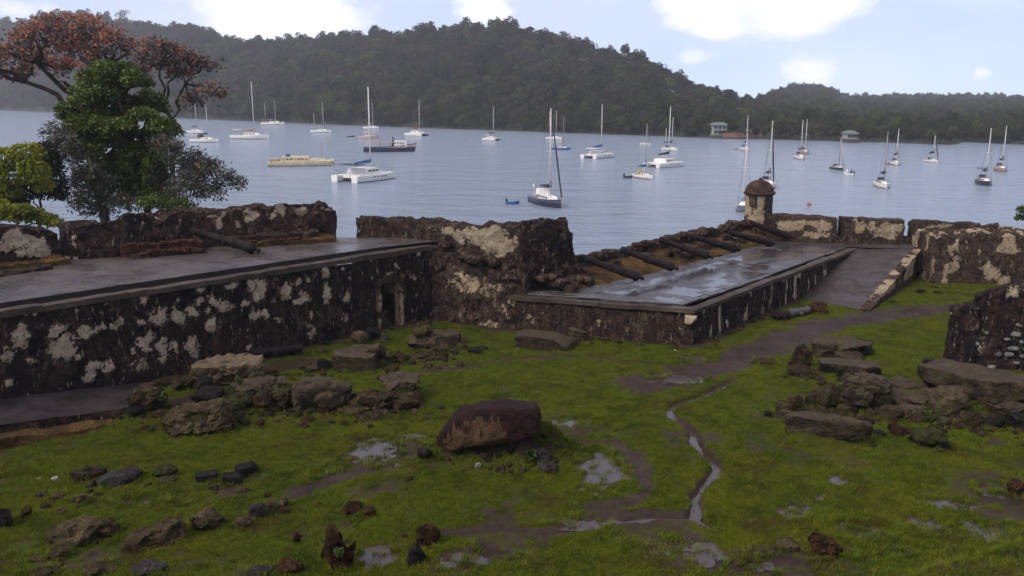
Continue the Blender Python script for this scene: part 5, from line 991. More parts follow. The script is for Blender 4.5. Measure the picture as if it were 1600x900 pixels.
# ------------------------------------------------------------------ cannons
MIRON = Mat('rusty_iron'); v = MIRON.pos(); MIRON.col(MIRON.mix(MIRON.ramp(MIRON.noise(3, 5, .65, v), [(.4, 0.0), (.7, 1.0)]), (.007, .005, .0065), (.018, .012, .012))); MIRON.set('Roughness', .65); MIRON.set('Specular IOR Level', .12); MIRON.bump(MIRON.noise(18, 5, .7, v), .012, .7); MI = MIRON.m
MI2 = paint('pale_iron', (.055, .05, .055), .7, .5)
def cannon(label, a, b, rb=.215, rm=.155, mat=None, group='iron cannons of the fort'):
    """a: muzzle, b: breech; barrel along its own x axis."""
    a, b = Vector(a), Vector(b); d = a - b; L_ = d.length; mat = mat or MI; t = link('cannon', None, None, None, label, 'cannon', group, None, b)
    t.rotation_euler = d.to_track_quat('X', 'Z').to_euler()
    def lx(mb, prof, n=18):
        q = MB().lathe(prof, n); mb.add([(z, x, y) for x, y, z in q.v], [tuple(reversed(f)) for f in q.f]); return mb
    prof = [(.04, 0), (rb * .8, .0), (rb, .04), (rb, .14), (rb * .94, .17), (rb * .92, L_ * .30), (rb * .86, L_ * .31), (rb * .82, L_ * .52), (rb * .76, L_ * .53), (rm * .86, L_ * .90), (rm * 1.0, L_ * .95), (rm * 1.12, L_ * .985), (rm * 1.05, L_), (rm * .5, L_), (rm * .48, L_ * .93), (.01, L_ * .93)]
    lx(MB(), prof).build('barrel', mat, t, sharp=35)
    for q, r_ in ((.305, rb * .93), (.525, rb * .84), (.88, rm * .96), (.06, rb * 1.04)):
        lx(MB(), [(r_ * .9, L_ * q - .05), (r_ * 1.06, L_ * q - .035), (r_ * 1.06, L_ * q + .035), (r_ * .9, L_ * q + .05)]).build('reinforce_ring', mat, t, sharp=35)
    lx(MB(), [(.02, -.28), (.075, -.25), (.095, -.19), (.07, -.12), (.05, -.08), (.12, -.02), (.13, .02)]).build('cascabel', mat, t, sharp=40)
    for s_ in (1, -1): MB().tube([(L_ * .45, s_ * rb * .6, -.03), (L_ * .45, s_ * (rb + .13), -.03)], .075, 10).build('trunnion', mat, t, sharp=40)
    return t
nth = ['nearest of the row of cannons, half against the leaning end block', 'second cannon of the row from the leaning end block', 'third cannon of the row from the leaning end block', 'fourth cannon of the row, three short of the sentry box', 'fifth cannon of the row, next but one to the sentry box', 'last cannon of the row, closest to the sentry box']
for lb, (mx0, my0, bx, by) in zip(nth, [(916, 407, 998, 439), (970, 392, 1052, 424), (1030, 376, 1107, 406), (1078, 371, 1150, 395), (1140, 366, 1205, 386), (1174, 351, 1230, 374)]):
    b = G(bx, by - 6, ZL + .36); a = G(mx0, my0 - 2, 7.55 + .24); cannon(lb, a, b)
cannon('single cannon propped on the parapet ledge of the upper battery', G(300, 360, ZT + .95), G(397, 389, ZT + .2))
p0, p1 = GT(404, 566), GT(470, 558); cannon('fallen cannon lying on the ground beside the big pale slab', (p1.x, p1.y + .25, p1.z + .3), (p0.x - .4, p0.y + .3, p0.z + .25))
p0, p1 = GT(1232, 497), GT(1262, 491); cannon('pale short cannon barrel lying at the foot of the platform side wall', (p1.x, p1.y, p1.z + .22), (p0.x, p0.y, p0.z + .2), .2, .17, MI2)
p0, p1 = GT(1212, 500), GT(1234, 498); cannon('black broken cannon stub beside the pale barrel', (p1.x - .1, p1.y - .1, p1.z + .2), (p0.x, p0.y, p0.z + .2), .22, .2)

# ------------------------------------------------------------------ fallen stones
RK = {'tan': mat_rock('tan_rock', (0.037, 0.026, 0.017), (0.092, 0.066, 0.040), (0.158, 0.118, 0.075), .3), 'pale': mat_rock('pale_slab', (0.064, 0.048, 0.032), (0.128, 0.095, 0.064), (0.198, 0.152, 0.103), .12, toppale=.4), 'brown': mat_rock('brown_rock', (0.023, 0.014, 0.010), (0.055, 0.035, 0.022), (0.097, 0.065, 0.040), .4),
      'dark': mat_rock('dark_block', (.009, .008, .009), (.018, .015, .016), (.036, .030, .029), .1, .6), 'grey': mat_rock('grey_rock', (.028, .024, .026), (.050, .044, .046), (.075, .066, .064), .2, .65), 'red': mat_rock('red_rock', (.022, .011, .008), (.055, .026, .014), (.085, .045, .025), .1, .7),
      'moss': mat_rock('mossy_rock', (.022, .019, .010), (.040, .034, .016), (.065, .054, .03), .9), 'white': mat_rock('white_pebble', (.2, .19, .17), (.36, .34, .3), (.5, .48, .44)), 'slab': mat_rock('slab_rock', (0.024, 0.018, 0.013), (0.057, 0.042, 0.031), (0.101, 0.078, 0.057), .25, .7, .35)}
ROCKS = []
def rock(label, px, pyb, wp, hp, mat='brown', dep=.75, boxy=0.0, rz=None, cuts=10, amp=.11, flat=None, tilt=(0, 0), z0=None, seed=None, name='rock', cat='rock', group='fallen stones of the fort', sub=4, sink=.16):
    g = GT(px, pyb) if z0 is None else G(px, pyb, z0); k = KPX(g); wd = wp / k; dp = wd * dep; th = math.atan2(CAMH - g.z, g.y); h = max(.22 * wd, (hp / k - dp * .62 * math.sin(th)) / math.cos(th))
    sd = seed or (len(ROCKS) * 7 + 100); me = lump(wd / 2 * 1.0, dp / 2, h * (.5 + sink), sd, cuts, sub if wp > 30 else 3, amp * 1.15, boxy, flat, (0 if boxy > .88 or wp < 24 else 3 if boxy < .3 else 2) if mat not in ('grey', 'dark', 'white') else 0); me.name = name
    rr_ = random.Random(sd); bear = -math.atan2(g.x, g.y); z = (gz(g.x, g.y + dp * .4) if z0 is None else z0)
    o = link(name, me, RK[mat], label=label, cat=cat, group=group, loc=(g.x + math.sin(-bear) * dp * .45, g.y + dp * .45, z + h * (.5 - sink)), rot=(tilt[0], tilt[1], bear + (rr_.uniform(-.25, .25) if rz is None else rz)))
    ROCKS.append((o.location.x, o.location.y, max(wd, dp) / 2, wd)); return o
# foreground left
rock('dark boulder with a pale face cut by the left edge', 6, 828, 40, 40, 'dark'); rock('small crumbling clod beside the left edge boulder', 42, 812, 22, 22, 'red'); rock('pale rounded stone, left of two small ones in the grass', 88, 784, 29, 17, 'tan')
rock('pale knobbly stone, right of two small ones in the grass', 126, 786, 27, 18, 'tan'); rock('dim grey stone behind the pale rounded stone', 67, 777, 18, 12, 'grey'); rock('dark block with a pale worn top left of the smooth grey boulder', 136, 752, 48, 25, 'brown', boxy=.6)
rock('smooth grey triangular boulder in the left grass', 187, 760, 72, 31, 'grey', cuts=5, amp=.05, dep=.6); rock('mossy broken rock right of the smooth grey boulder', 262, 750, 40, 28, 'moss'); rock('pale stone at the foot of the mossy broken rock', 262, 757, 30, 13, 'tan')
rock('dark squared block, leftmost of three', 323, 754, 34, 16, 'dark', boxy=.92, cuts=2, amp=.03, rz=.05); rock('dark squared block, middle of three', 364, 758, 31, 18, 'dark', boxy=.92, cuts=2, amp=.03, rz=-.1); rock('dark squared block, rightmost of three', 386, 746, 33, 20, 'dark', boxy=.92, cuts=2, amp=.03, rz=.35)
rock('large pitted tan boulder lying flat in the foreground left', 136, 853, 112, 46, 'tan', dep=.7, amp=.14); rock('long tilted tan slab right of the pitted boulder', 244, 856, 96, 40, 'tan', dep=.45, boxy=.7, tilt=(0, -.16), cuts=6); rock('round tan boulder in the foreground', 325, 829, 56, 38, 'tan', cuts=6, amp=.14)
rock('small tan rock right of the round tan boulder', 380, 827, 26, 26, 'tan'); rock('low tan stone at the lower left', 92, 876, 34, 22, 'tan'); rock('thin pale stone flush with the grass at the lower left', 57, 880, 26, 11, 'tan'); rock('tan stone cut by the bottom edge at left', 157, 900, 54, 24, 'tan'); rock('flat grey slab cut by the bottom edge', 234, 901, 54, 22, 'grey', boxy=.5)
rock('small white pebble, left of two', 60, 750, 9, 5, 'white'); rock('small white pebble, right of two', 86, 751, 12, 9, 'white'); rock('brown stone cut by the bottom edge at the far left', 70, 905, 46, 18, 'brown')
rock('grey tan stone with rounded top left of centre', 432, 799, 38, 24, 'tan'); rock('leaning grey slab beside the rounded stone', 404, 812, 28, 28, 'grey', boxy=.6); rock('dark reddish low rock, left of a touching pair', 552, 806, 32, 24, 'red'); rock('dark reddish low rock, right of a touching pair', 577, 810, 22, 20, 'red')
rock('tall upright jagged brown rock at the bottom edge', 531, 893, 42, 78, 'red', dep=.7, cuts=12, amp=.16); rock('pale brown shard leaning on the tall upright rock', 513, 880, 22, 46, 'brown', dep=.6); rock('dark knob at the foot of the tall upright rock', 545, 890, 22, 20, 'dark')
rock('rust coloured rock lying against the dark upright stone', 668, 856, 42, 38, 'red'); rock('dark upright stone before the rust coloured rock', 650, 884, 30, 44, 'dark', dep=.7); rock('small brick red lump on the mud', 741, 862, 16, 10, 'red'); rock('small reddish knob in the grass near the bottom', 463, 851, 15, 20, 'red'); rock('reddish flat stone cut by the bottom edge', 450, 902, 48, 26, 'red')
rock('grey flat stone cut by the bottom edge beside the reddish one', 406, 905, 40, 22, 'grey')
for lb, px, pyb, w_, h_, mt in (('squared dark block between the two flat grey slabs and the bench', 1455, 628, 34, 20, 'slab'), ('broken block under the left end of the masonry bench', 1478, 622, 32, 18, 'slab'), ('tilted brown block at the front of the right-hand heap', 1392, 656, 34, 22, 'brown'), ('small slab leaning on the big angular block', 1384, 628, 24, 24, 'slab'),
        ('grey block wedged behind the tan rough block', 1500, 622, 38, 20, 'slab'), ('broken brown block under the bench near the right edge', 1545, 640, 36, 22, 'brown'), ('thin slab sticking out below the bench at the right', 1582, 646, 40, 14, 'slab'), ('brown chip between the angular block and the rough rock', 1318, 646, 22, 16, 'brown'), ('small block below the tan rough block', 1470, 664, 22, 14, 'slab'), ('small brown block left of the dark upright stone', 1496, 668, 20, 16, 'brown')):
    rock(lb, px, pyb, w_, h_, mt, boxy=.6, dep=.8, cuts=6)
# the big boulder and its companions
def lying_boulder():
    g = GT(760, 697); xs_ = [-1.44, -1.40, -1.14, -.76, -.28, .19, .76, 1.2, 1.37, 1.43]; tp = [.06, .12, .44, .80, 1.06, 1.16, 1.12, 1.08, .98, .70]; bt = [.02, -.05, -.12, -.15, -.1, .0, .1, .18, .28, .5]; hd = [.12, .26, .46, .56, .62, .62, .58, .52, .40, .2]
    v = []; f = []; ns, na = 64, 40
    for i in range(ns):
        x = -1.44 + 2.87 * (.5 - .5 * math.cos(math.pi * (.02 + .96 * i / (ns - 1)))); t_, b_, d_ = (np.interp(x, xs_, q) for q in (tp, bt, hd)); c_, h_ = (t_ + b_) / 2, (t_ - b_) / 2
        for k in range(na):
            a_ = 2 * math.pi * k / na; ca, sa = math.cos(a_), math.sin(a_); e_ = .62; v.append((x, d_ * math.copysign(abs(ca) ** e_, ca) + .14 * sa * h_, c_ + h_ * math.copysign(abs(sa) ** e_, sa)))
    for i in range(ns - 1):
        for k in range(na): f.append((i * na + k, (i + 1) * na + k, (i + 1) * na + (k + 1) % na, i * na + (k + 1) % na))
    f += [tuple(range(na)), tuple(range((ns - 1) * na + na - 1, (ns - 1) * na - 1, -1))]; P_ = np.array(v)
    for ax in range(3): P_[:, ax] += .13 * (fbm(P_ * 1.2 + ax * 5, 61, 3) - .5) * 2 + .09 * (fbm(P_ * 3.3 + ax * 3, 63, 4) - .5) * 2 + .03 * (fbm(P_ * 9 + ax * 3, 65, 2) - .5) * 2
    me = mesh_np('boulder', P_, f, True, 40)
    m = Mat('boulder_stone'); v = m.pos(); vs_ = m.pos((1, 1, .25)); up = m.upness()
    dk = m.mix(m.ramp(m.noise(3, 6, .65, v), [(.38, 0.0), (.65, 1.0)]), (.008, .0035, .004), (.030, .012, .010)); tn = m.mix(m.noise(7, 6, .7, v), (.035, .018, .010), (.125, .080, .045))
    kk = m.math('ADD', up, m.math('MULTIPLY', m.math('SUBTRACT', m.noise(6.5, 5, .65, vs_), .5), 3.0)); sx_ = m.n('ShaderNodeSeparateXYZ'); m.l(m.n('ShaderNodeTexCoord').outputs['Object'], sx_.inputs[0])
    kk = m.math('ADD', kk, m.ramp(m.math('ADD', m.math('MULTIPLY', sx_.outputs[0], .4), .5), [(.0, .8), (.14, 0.0), (.62, 0.0), (.78, 1.0)])); m.col(m.mix(m.ramp(kk, [(.3, 0.0), (.5, 1.0)]), tn, dk))
    m.set('Roughness', .6); m.set('Specular IOR Level', .1); m.bump(m.math('ADD', m.noise(12, 6, .7, v), m.math('MULTIPLY', m.noise(3.5, 5, .7, v), 2.5)), .09, 1.0)
    z = float(ground_base(np.array([g.x]), np.array([g.y + .3]))[0]); o = link('boulder', me, m.m, label='great long dark boulder with tan streaked side in the middle of the court', cat='boulder', loc=(g.x, g.y + .45, z - .02), rot=(0, 0, -.03)); ROCKS.append((g.x, g.y + .3, 1.3, 2.7))
lying_boulder()
rock('dark stone left of the great boulder', 664, 722, 26, 25, 'dark'); rock('lumpy grey stone on red earth right of the great boulder', 846, 712, 34, 26, 'grey'); rock('flat grey stone below the lumpy one right of the great boulder', 855, 738, 34, 18, 'grey', boxy=.3); rock('tiny pale stone on the mound in front of the great boulder', 746, 703, 13, 10, 'white')
rock('small dark stone in the grass below the rubble heap', 406, 668, 18, 16, 'brown')
# rubble heap, left of centre
rock('largest pale flat-topped slab at the wall foot', 358, 604, 112, 56, 'pale', dep=.62, boxy=.75, cuts=7, amp=.09, flat=.85, seed=5, sub=5); rock('tan squared block in front of the rubble heap', 316, 680, 98, 52, 'tan', dep=.6, boxy=.72, cuts=6, tilt=(0, -.10), seed=9, sub=5)
rock('dark jagged rock at the left end of the rubble heap', 230, 650, 62, 48, 'brown', amp=.16); rock('small dark lump beside the left end of the heap', 214, 655, 30, 22, 'dark'); rock('brown stump at the right of the tan squared block', 357, 676, 28, 44, 'brown', dep=.7); rock('dark block behind the tan squared block', 325, 632, 50, 26, 'dark', boxy=.6, dep=.8)
rock('mossy brown rock in the middle of the rubble heap', 372, 646, 48, 38, 'moss'); rock('earthy brown boulder between mossy rock and dark sloping slab', 430, 646, 70, 46, 'brown', amp=.16); rock('grey flat stone on top of the earthy brown boulder', 405, 622, 76, 22, 'slab', boxy=.7, dep=.8); rock('dark sloping slab in the rubble heap', 502, 642, 92, 50, 'slab', dep=.55, boxy=.72, tilt=(0, .16), cuts=6)
rock('dark cube corner between sloping slab and big brown boulder', 546, 636, 26, 20, 'dark', boxy=.7); rock('curved pale-rimmed stone at the front of the heap', 551, 650, 42, 14, 'tan', dep=.6); rock('big brown boulder at the right end of the rubble heap', 608, 645, 112, 44, 'brown', dep=.6, amp=.15, cuts=8, sub=5); rock('flat grey slab lying on the big brown boulder', 626, 608, 58, 20, 'slab', boxy=.85, dep=1.0, z0=5.55)
rock('brown rock behind the heap near the pale slab', 290, 612, 42, 26, 'brown'); rock('flat brown stone left of the largest pale slab', 262, 604, 40, 16, 'brown', boxy=.4); rock('small brown stone above the terrace end', 236, 608, 30, 14, 'tan'); rock('broken lump under the largest pale slab', 320, 612, 34, 26, 'dark'); rock('mossy lump at the right foot of the pale slab', 402, 606, 36, 28, 'moss'); rock('small rubble piece on the red earth by the wall', 424, 586, 22, 12, 'red')
# broken blocks before the doorway
rock('block with flat worn top left of the doorway', 556, 580, 74, 42, 'slab', dep=.75, boxy=.85, cuts=3, amp=.05, flat=.9); rock('black squared stone left of the flat-topped block', 508, 578, 24, 17, 'dark', boxy=.92, cuts=2, amp=.03); rock('pale tapering stone standing behind the flat-topped block', 562, 541, 26, 24, 'tan', boxy=.4); rock('black tilted cube left of the doorway', 581, 533, 22, 20, 'dark', boxy=.92, cuts=2, amp=.03, tilt=(.2, .15))
rock('grey rounded stone beside the black tilted cube', 599, 535, 20, 15, 'grey'); rock('small brown stone in front of the flat-topped block', 536, 582, 20, 16, 'brown'); rock('upright brown stone in the grass before the doorway', 628, 570, 15, 20, 'brown', dep=.8); rock('brown angular stone below the upright one', 610, 587, 24, 19, 'brown'); rock('long flat-topped block right of the doorway', 680, 548, 78, 30, 'slab', dep=.7, boxy=.88, cuts=3, amp=.05, flat=.9)
rock('rough boulder lying on the block right of the doorway', 658, 531, 42, 26, 'brown', z0=5.45); rock('white-topped small stone among the blocks', 658, 563, 20, 13, 'tan'); rock('brown small stone right of the white-topped one', 676, 557, 22, 16, 'brown'); rock('speckled pale stone below the long block', 692, 553, 22, 17, 'tan'); rock('round dark stone right of the long block', 711, 557, 14, 11, 'dark')
rock('black squared stone in the grass right of the doorway blocks', 742, 556, 21, 13, 'dark', boxy=.8); rock('flat dark stone beyond the black squared one', 752, 549, 18, 8, 'dark', boxy=.6); rock('tan stone behind the round dark one', 722, 547, 18, 12, 'brown'); rock('small tan lump by the wall left of the doorway', 503, 552, 14, 10, 'tan')
rock('long flat slab in front of the platform wall', 853, 547, 98, 30, 'slab', dep=.5, boxy=.9, cuts=3, amp=.05, flat=.9, rz=-.12); rock('tilted slab right of the long flat one', 908, 534, 40, 20, 'slab', dep=.5, boxy=.8, tilt=(0, .2)); rock('small pale stone above the long flat slab', 824, 513, 18, 12, 'tan'); rock('tiny pale pebble at the platform foot', 1055, 549, 5, 4, 'white'); rock('small brown stone right of the tilted slab', 925, 541, 12, 8, 'brown')
# heap at the right
rock('upright knobbly rock at the left of the right-hand heap', 1249, 577, 38, 42, 'brown', dep=.7, amp=.16); rock('flat base under the upright knobbly rock', 1250, 588, 42, 18, 'brown', boxy=.5); rock('tilted slab boulder behind the right-hand heap', 1314, 561, 90, 36, 'slab', dep=.7, boxy=.6, tilt=(.05, .06), cuts=7); rock('squared slab below the tilted slab boulder', 1326, 589, 92, 27, 'slab', dep=.45, boxy=.9, cuts=3, amp=.05, flat=.9)
rock('big angular block in the middle of the right-hand heap', 1348, 642, 78, 60, 'slab', dep=.8, boxy=.6, cuts=8, tilt=(.12, .12), sub=5); rock('rough rock left of the big angular block', 1296, 640, 52, 40, 'brown'); rock('small brown rock, leftmost of the right-hand heap', 1225, 648, 28, 28, 'brown'); rock('low brown rock beside the leftmost one', 1250, 642, 34, 26, 'brown'); rock('rounded brown rock between low one and rough rock', 1273, 636, 30, 26, 'brown')
rock('long low slab in the grass before the right-hand heap', 1290, 684, 130, 20, 'slab', dep=.22, boxy=.8, cuts=4, amp=.07, rz=-.10); rock('small pale stone behind the long low slab', 1280, 655, 20, 11, 'tan'); rock('tiny stone left of the small pale one', 1266, 651, 13, 10, 'grey'); rock('flat grey slab, upper of two right of the angular block', 1415, 614, 62, 20, 'slab', dep=.7, boxy=.85); rock('broad grey slab, lower of two right of the angular block', 1416, 638, 68, 26, 'slab', dep=.7, boxy=.8, tilt=(.06, .04))
rock('thin broken slab under the broad grey slab', 1420, 650, 48, 18, 'slab', dep=.6, boxy=.7); rock('brown lump beneath the thin broken slab', 1432, 662, 34, 18, 'brown'); rock('tan rough block in the right-hand heap', 1482, 652, 64, 42, 'tan', dep=.7, boxy=.55, amp=.13); rock('dark stone behind the tan rough block', 1530, 634, 34, 20, 'dark'); rock('dark upright stone right of the tan rough block', 1516, 670, 36, 32, 'brown', dep=.8)
rock('flat slab near the right edge of the heap', 1566, 652, 58, 22, 'slab', dep=.6, boxy=.75); rock('dark round stone below the flat slab at the right', 1553, 672, 34, 26, 'dark'); rock('black boulder at the right edge of the heap', 1592, 674, 44, 30, 'dark'); rock('long stone bench of masonry in front of the ruined wall', 1530, 620, 170, 52, 'slab', dep=.42, boxy=.92, cuts=3, amp=.06, flat=.92, rz=-.28, sub=5, name='masonry_slab', cat='slab')
rock('square end stone at the left of the masonry bench', 1462, 610, 36, 34, 'slab', boxy=.85, cuts=3); rock('black cube standing at the end of the masonry bench', 1452, 580, 20, 20, 'dark', boxy=.95, cuts=1, amp=.02, rz=.1); rock('black hollow lump at the right edge above the heap', 1596, 632, 40, 40, 'dark'); rock('small black stone before the right-hand heap', 1371, 684, 26, 12, 'dark', boxy=.5); rock('brown knob right of the small black stone', 1401, 684, 26, 22, 'red')
rock('earthy root-like clump in the grass below the right-hand heap', 1450, 704, 66, 36, 'moss', amp=.2); rock('tiny dark stone near the right-hand heap', 1467, 672, 14, 12, 'dark'); rock('pale flat stone at the lower right', 1233, 861, 40, 14, 'tan', boxy=.6); rock('dark red jagged rock at the lower right', 1284, 872, 54, 38, 'red', amp=.2, cuts=12); rock('brown earthen lump at the far lower right', 1598, 778, 46, 30, 'red', amp=.18)
rock('dark flat stone, left of three on the far lawn', 1438, 459, 16, 7, 'dark', boxy=.5); rock('dark flat stone, farthest of three on the far lawn', 1460, 451, 12, 5, 'dark', boxy=.5); rock('dark flat stone, right of three on the far lawn', 1465, 460, 14, 6, 'dark', boxy=.5)
for i, (px, py, w_, h_, lb) in enumerate([(1268, 490, 22, 16, 'brown stone, left of the little pile at the ramp foot'), (1284, 492, 22, 15, 'brown stone, right of the little pile at the ramp foot'), (1276, 481, 26, 12, 'brown stone on top of the little pile at the ramp foot')]): rock(lb, px, py, w_, h_, 'red')
rock('small brown stone at the right foot of the ramp', 1392, 474, 14, 8, 'brown'); rock('thin dark stone slab in the right lawn', 1195, 570, 36, 7, 'brown', boxy=.6, dep=.5)

# small rubble strewn about the heaps and wall feet
RB = []
for q, mt in enumerate(('brown', 'slab', 'tan', 'dark', 'brown', 'red')):
    me = lump(.5, .42, .32, 2000 + q, 9, 2, .14); me.materials.append(RK[mt]); RB.append(bpy.data.objects.new('rubble_source', me))
rg = np.random.default_rng(5); pp = []
for line, n_, sp_ in ((GP([(215, 655), (330, 645), (450, 640), (560, 645), (650, 640)], 5.1), 420, .45), (GP([(280, 600), (420, 588), (520, 575), (600, 560), (720, 560)], 5.1), 300, .5), (GP([(1220, 650), (1330, 648), (1450, 660), (1590, 675)]), 330, .45), (GP([(1240, 590), (1350, 600)]), 90, .5), ([tuple(WA + WD * 5), tuple(WB - WN * .3)], 160, .3), ([tuple(C0 - N1 * .3), tuple(C1 - N1 * .3), tuple(C1 + D2 * 12 - N2 * .3)], 170, .25), (GP([(60, 800), (200, 790), (400, 800), (560, 840)]), 80, 1.6), (GP([(700, 720), (860, 730)]), 60, .35)):
    P2_ = np.array(line); seg = rg.integers(0, len(P2_) - 1, n_); t_ = rg.uniform(0, 1, n_)[:, None]; pp.append(P2_[seg] * (1 - t_) + P2_[seg + 1] * t_ + rg.normal(size=(n_, 2)) * sp_)
pp = np.concatenate(pp); zz = ground_h(pp[:, 0], pp[:, 1]); sc = .07 + .36 * rg.uniform(0, 1, len(pp)) ** 2.6
scatter('rubble', np.stack([pp[:, 0], pp[:, 1], zz + sc * .1], 1), rg.uniform(0, 6.28, len(pp)), sc, rg.integers(0, 6, len(pp)), RB, kind='stuff', label='small stone rubble strewn around the heaps and wall feet')

# ------------------------------------------------------------------ grass
MGR = Mat('grass_blade'); oi = MGR.n('ShaderNodeObjectInfo'); c = MGR.ramp(oi.outputs['Random'], [(0.0, (.048, .078, .005)), (.4, (.084, .122, .007)), (.75, (.122, .148, .010)), (1.0, (.150, .150, .014))])
big = MGR.noise(.45, 4, .6, MGR.pos(coord='World')); c = MGR.mix(MGR.ramp(big, [(.4, 0.0), (.62, .6)]), c, (.130, .146, .008)); c = MGR.mix(MGR.ramp(MGR.noise(1.3, 5, .65, MGR.pos(coord='World')), [(.36, .8), (.52, 0.0)]), c, (.042, .064, .005)); c = MGR.mix(MGR.ramp(MGR.noise(.8, 6, .7, MGR.pos(coord='World', scale=(1, 1, .1))), [(.53, 0.0), (.66, .8)]), c, (.072, .054, .018)); MGR.col(c); MGR.set('Roughness', .6); MGR.set('Specular IOR Level', .1)
tr = MGR.n('ShaderNodeBsdfTranslucent'); MGR.l(c, tr.inputs[0]); ms = MGR.n('ShaderNodeMixShader'); ms.inputs[0].default_value = .3; MGR.l(MGR.b.outputs[0], ms.inputs[1]); MGR.l(tr.outputs[0], ms.inputs[2]); MGR.l(ms.outputs[0], MGR.t.nodes['Material Output'].inputs[0])
def tuft(seed, nb, h, spread, wd):
    rg_ = np.random.default_rng(seed); v = []; f = []
    for i in range(nb):
        a = rg_.uniform(0, 6.28); r_ = spread * math.sqrt(rg_.uniform()); bx, by = r_ * math.cos(a), r_ * math.sin(a); ln = rg_.uniform(.2, .9) * h; d = rg_.uniform(0, 6.28); w_ = wd * rg_.uniform(.7, 1.3); hh = h * rg_.uniform(.55, 1.1); ox, oy = math.cos(d + 1.57) * w_, math.sin(d + 1.57) * w_; n_ = len(v)
        v += [(bx - ox, by - oy, -.01), (bx + ox, by + oy, -.01), (bx + math.cos(d) * ln * .4 + ox * .7, by + math.sin(d) * ln * .4 + oy * .7, hh * .65), (bx + math.cos(d) * ln * .4 - ox * .7, by + math.sin(d) * ln * .4 - oy * .7, hh * .65), (bx + math.cos(d) * ln, by + math.sin(d) * ln, hh)]
        f += [(n_, n_ + 1, n_ + 2, n_ + 3), (n_ + 3, n_ + 2, n_ + 4)]
    me = mesh_np('tuft', v, f, False); me.materials.append(MGR.m); return bpy.data.objects.new('tuft_source', me)
TF = [tuft(1, 22, .036, .11, .006), tuft(2, 26, .044, .13, .006), tuft(3, 18, .058, .10, .007), tuft(4, 14, .13, .09, .008)]
rg = np.random.default_rng(77); n = 210000; u = rg.uniform(0, 1, n); yy = 15.2 + 33 * u ** 1.45; xx = rg.uniform(-1, 1, n) * (yy * .62 + 1.5)
ok = (sea_dist(xx, yy) < -1) ; xx, yy = xx[ok], yy[ok]; mk = mud_f(xx, yy) + .85 * n2(xx, yy, 2.4, 41, 4); ok = (mk < .42) & (rg.uniform(0, 1, len(xx)) > sstep(.1, .42, mk) * .8) & (pud_mask(xx, yy) < .3 + .6 * rg.uniform(0, 1, len(xx)) ** 2)
# keep grass out of the walls, decks and stones
def inside(x, y, poly):
    r = np.zeros(len(x), bool); j = len(poly) - 1
    for i in range(len(poly)):
        (xi, yi), (xj, yj) = poly[i], poly[j]; c_ = ((yi > y) != (yj > y)) & (x < (xj - xi) * (y - yi) / (yj - yi + 1e-12) + xi); r ^= c_; j = i
    return r
for poly in ([tuple(a0), tuple(WB), (.3, 38), (0, 60), (-60, 60)], [(0, 38), (.3, 37.95), tuple(C1), tuple(C2), (20, 60), (0, 60)], [(14.5, 44.2), (16.9, 41.2), (23.4, 50.2), (22.8, 47.9), (40, 46.4), (40, 60), (18, 60)], [tuple(u0), tuple(u0 + uD * 7), tuple(u0 + uD * 7 + uN * 1.4), tuple(u0 + uN * 1.5)], [tuple(t0 - tN * .7), tuple(t1 - tN * .5), tuple(tw1), tuple(tw0)]): ok &= ~inside(xx, yy, poly)
for rx, ry, r_, w_ in ROCKS: ok &= (xx - rx) ** 2 + (yy - ry) ** 2 > (r_ * .8) ** 2
xx, yy = xx[ok], yy[ok]; k = len(xx); pk = rg.choice(3, k); sc = rg.uniform(.55, 1.25, k) * (1 + .5 * sstep(.1, .6, n2(xx, yy, 1.1, 47, 3)))
ex = []                          # longer grass round the stones, and the rank bank at the lower right
for rx, ry, r_, w_ in ROCKS:
    if w_ < .25: continue
    for q in range(int(14 + 26 * w_)): a = random.uniform(0, 6.28); d = r_ * random.uniform(.8, 1.15) + .03; ex.append((rx + math.cos(a) * d, ry + math.sin(a) * d * .85))
for q in range(1500): ex.append((random.uniform(-2.6, 1.7), random.gauss(24.1, .35)))
for q in range(2600): ex.append((random.uniform(6.5, 13.5), random.uniform(15.6, 20.0)))
for cx, cy, rx, ry in PUDW:      # grass and clods standing in the puddles
    for q in range(int(60 * rx * ry) + 12):
        a = random.uniform(0, 6.28); d = math.sqrt(random.uniform(0, 1.3)); gx_, gy_ = cx + rx * d * math.cos(a), cy + ry * d * math.sin(a); ex += [(gx_ + random.gauss(0, .05), gy_ + random.gauss(0, .05)) for _ in range(random.choice((1, 2, 3)))]
ex = np.array(ex); em = (mud_f(ex[:, 0], ex[:, 1]) < .86) & (sea_dist(ex[:, 0], ex[:, 1]) < -1); ex = ex[em]; keep = rg.uniform(0, 1, len(ex)) < .75; ex = ex[keep]
xx = np.concatenate([xx, ex[:, 0]]); yy = np.concatenate([yy, ex[:, 1]]); pk = np.concatenate([pk, rg.choice([2, 3, 3], len(ex))]); sc = np.concatenate([sc, rg.uniform(.6, 1.2, len(ex))])
print('tufts', len(xx)); scatter('grass', np.stack([xx, yy, ground_h(xx, yy)], 1), rg.uniform(0, 6.28, len(xx)), sc, pk, TF, kind='stuff', label='short wet grass covering the court')

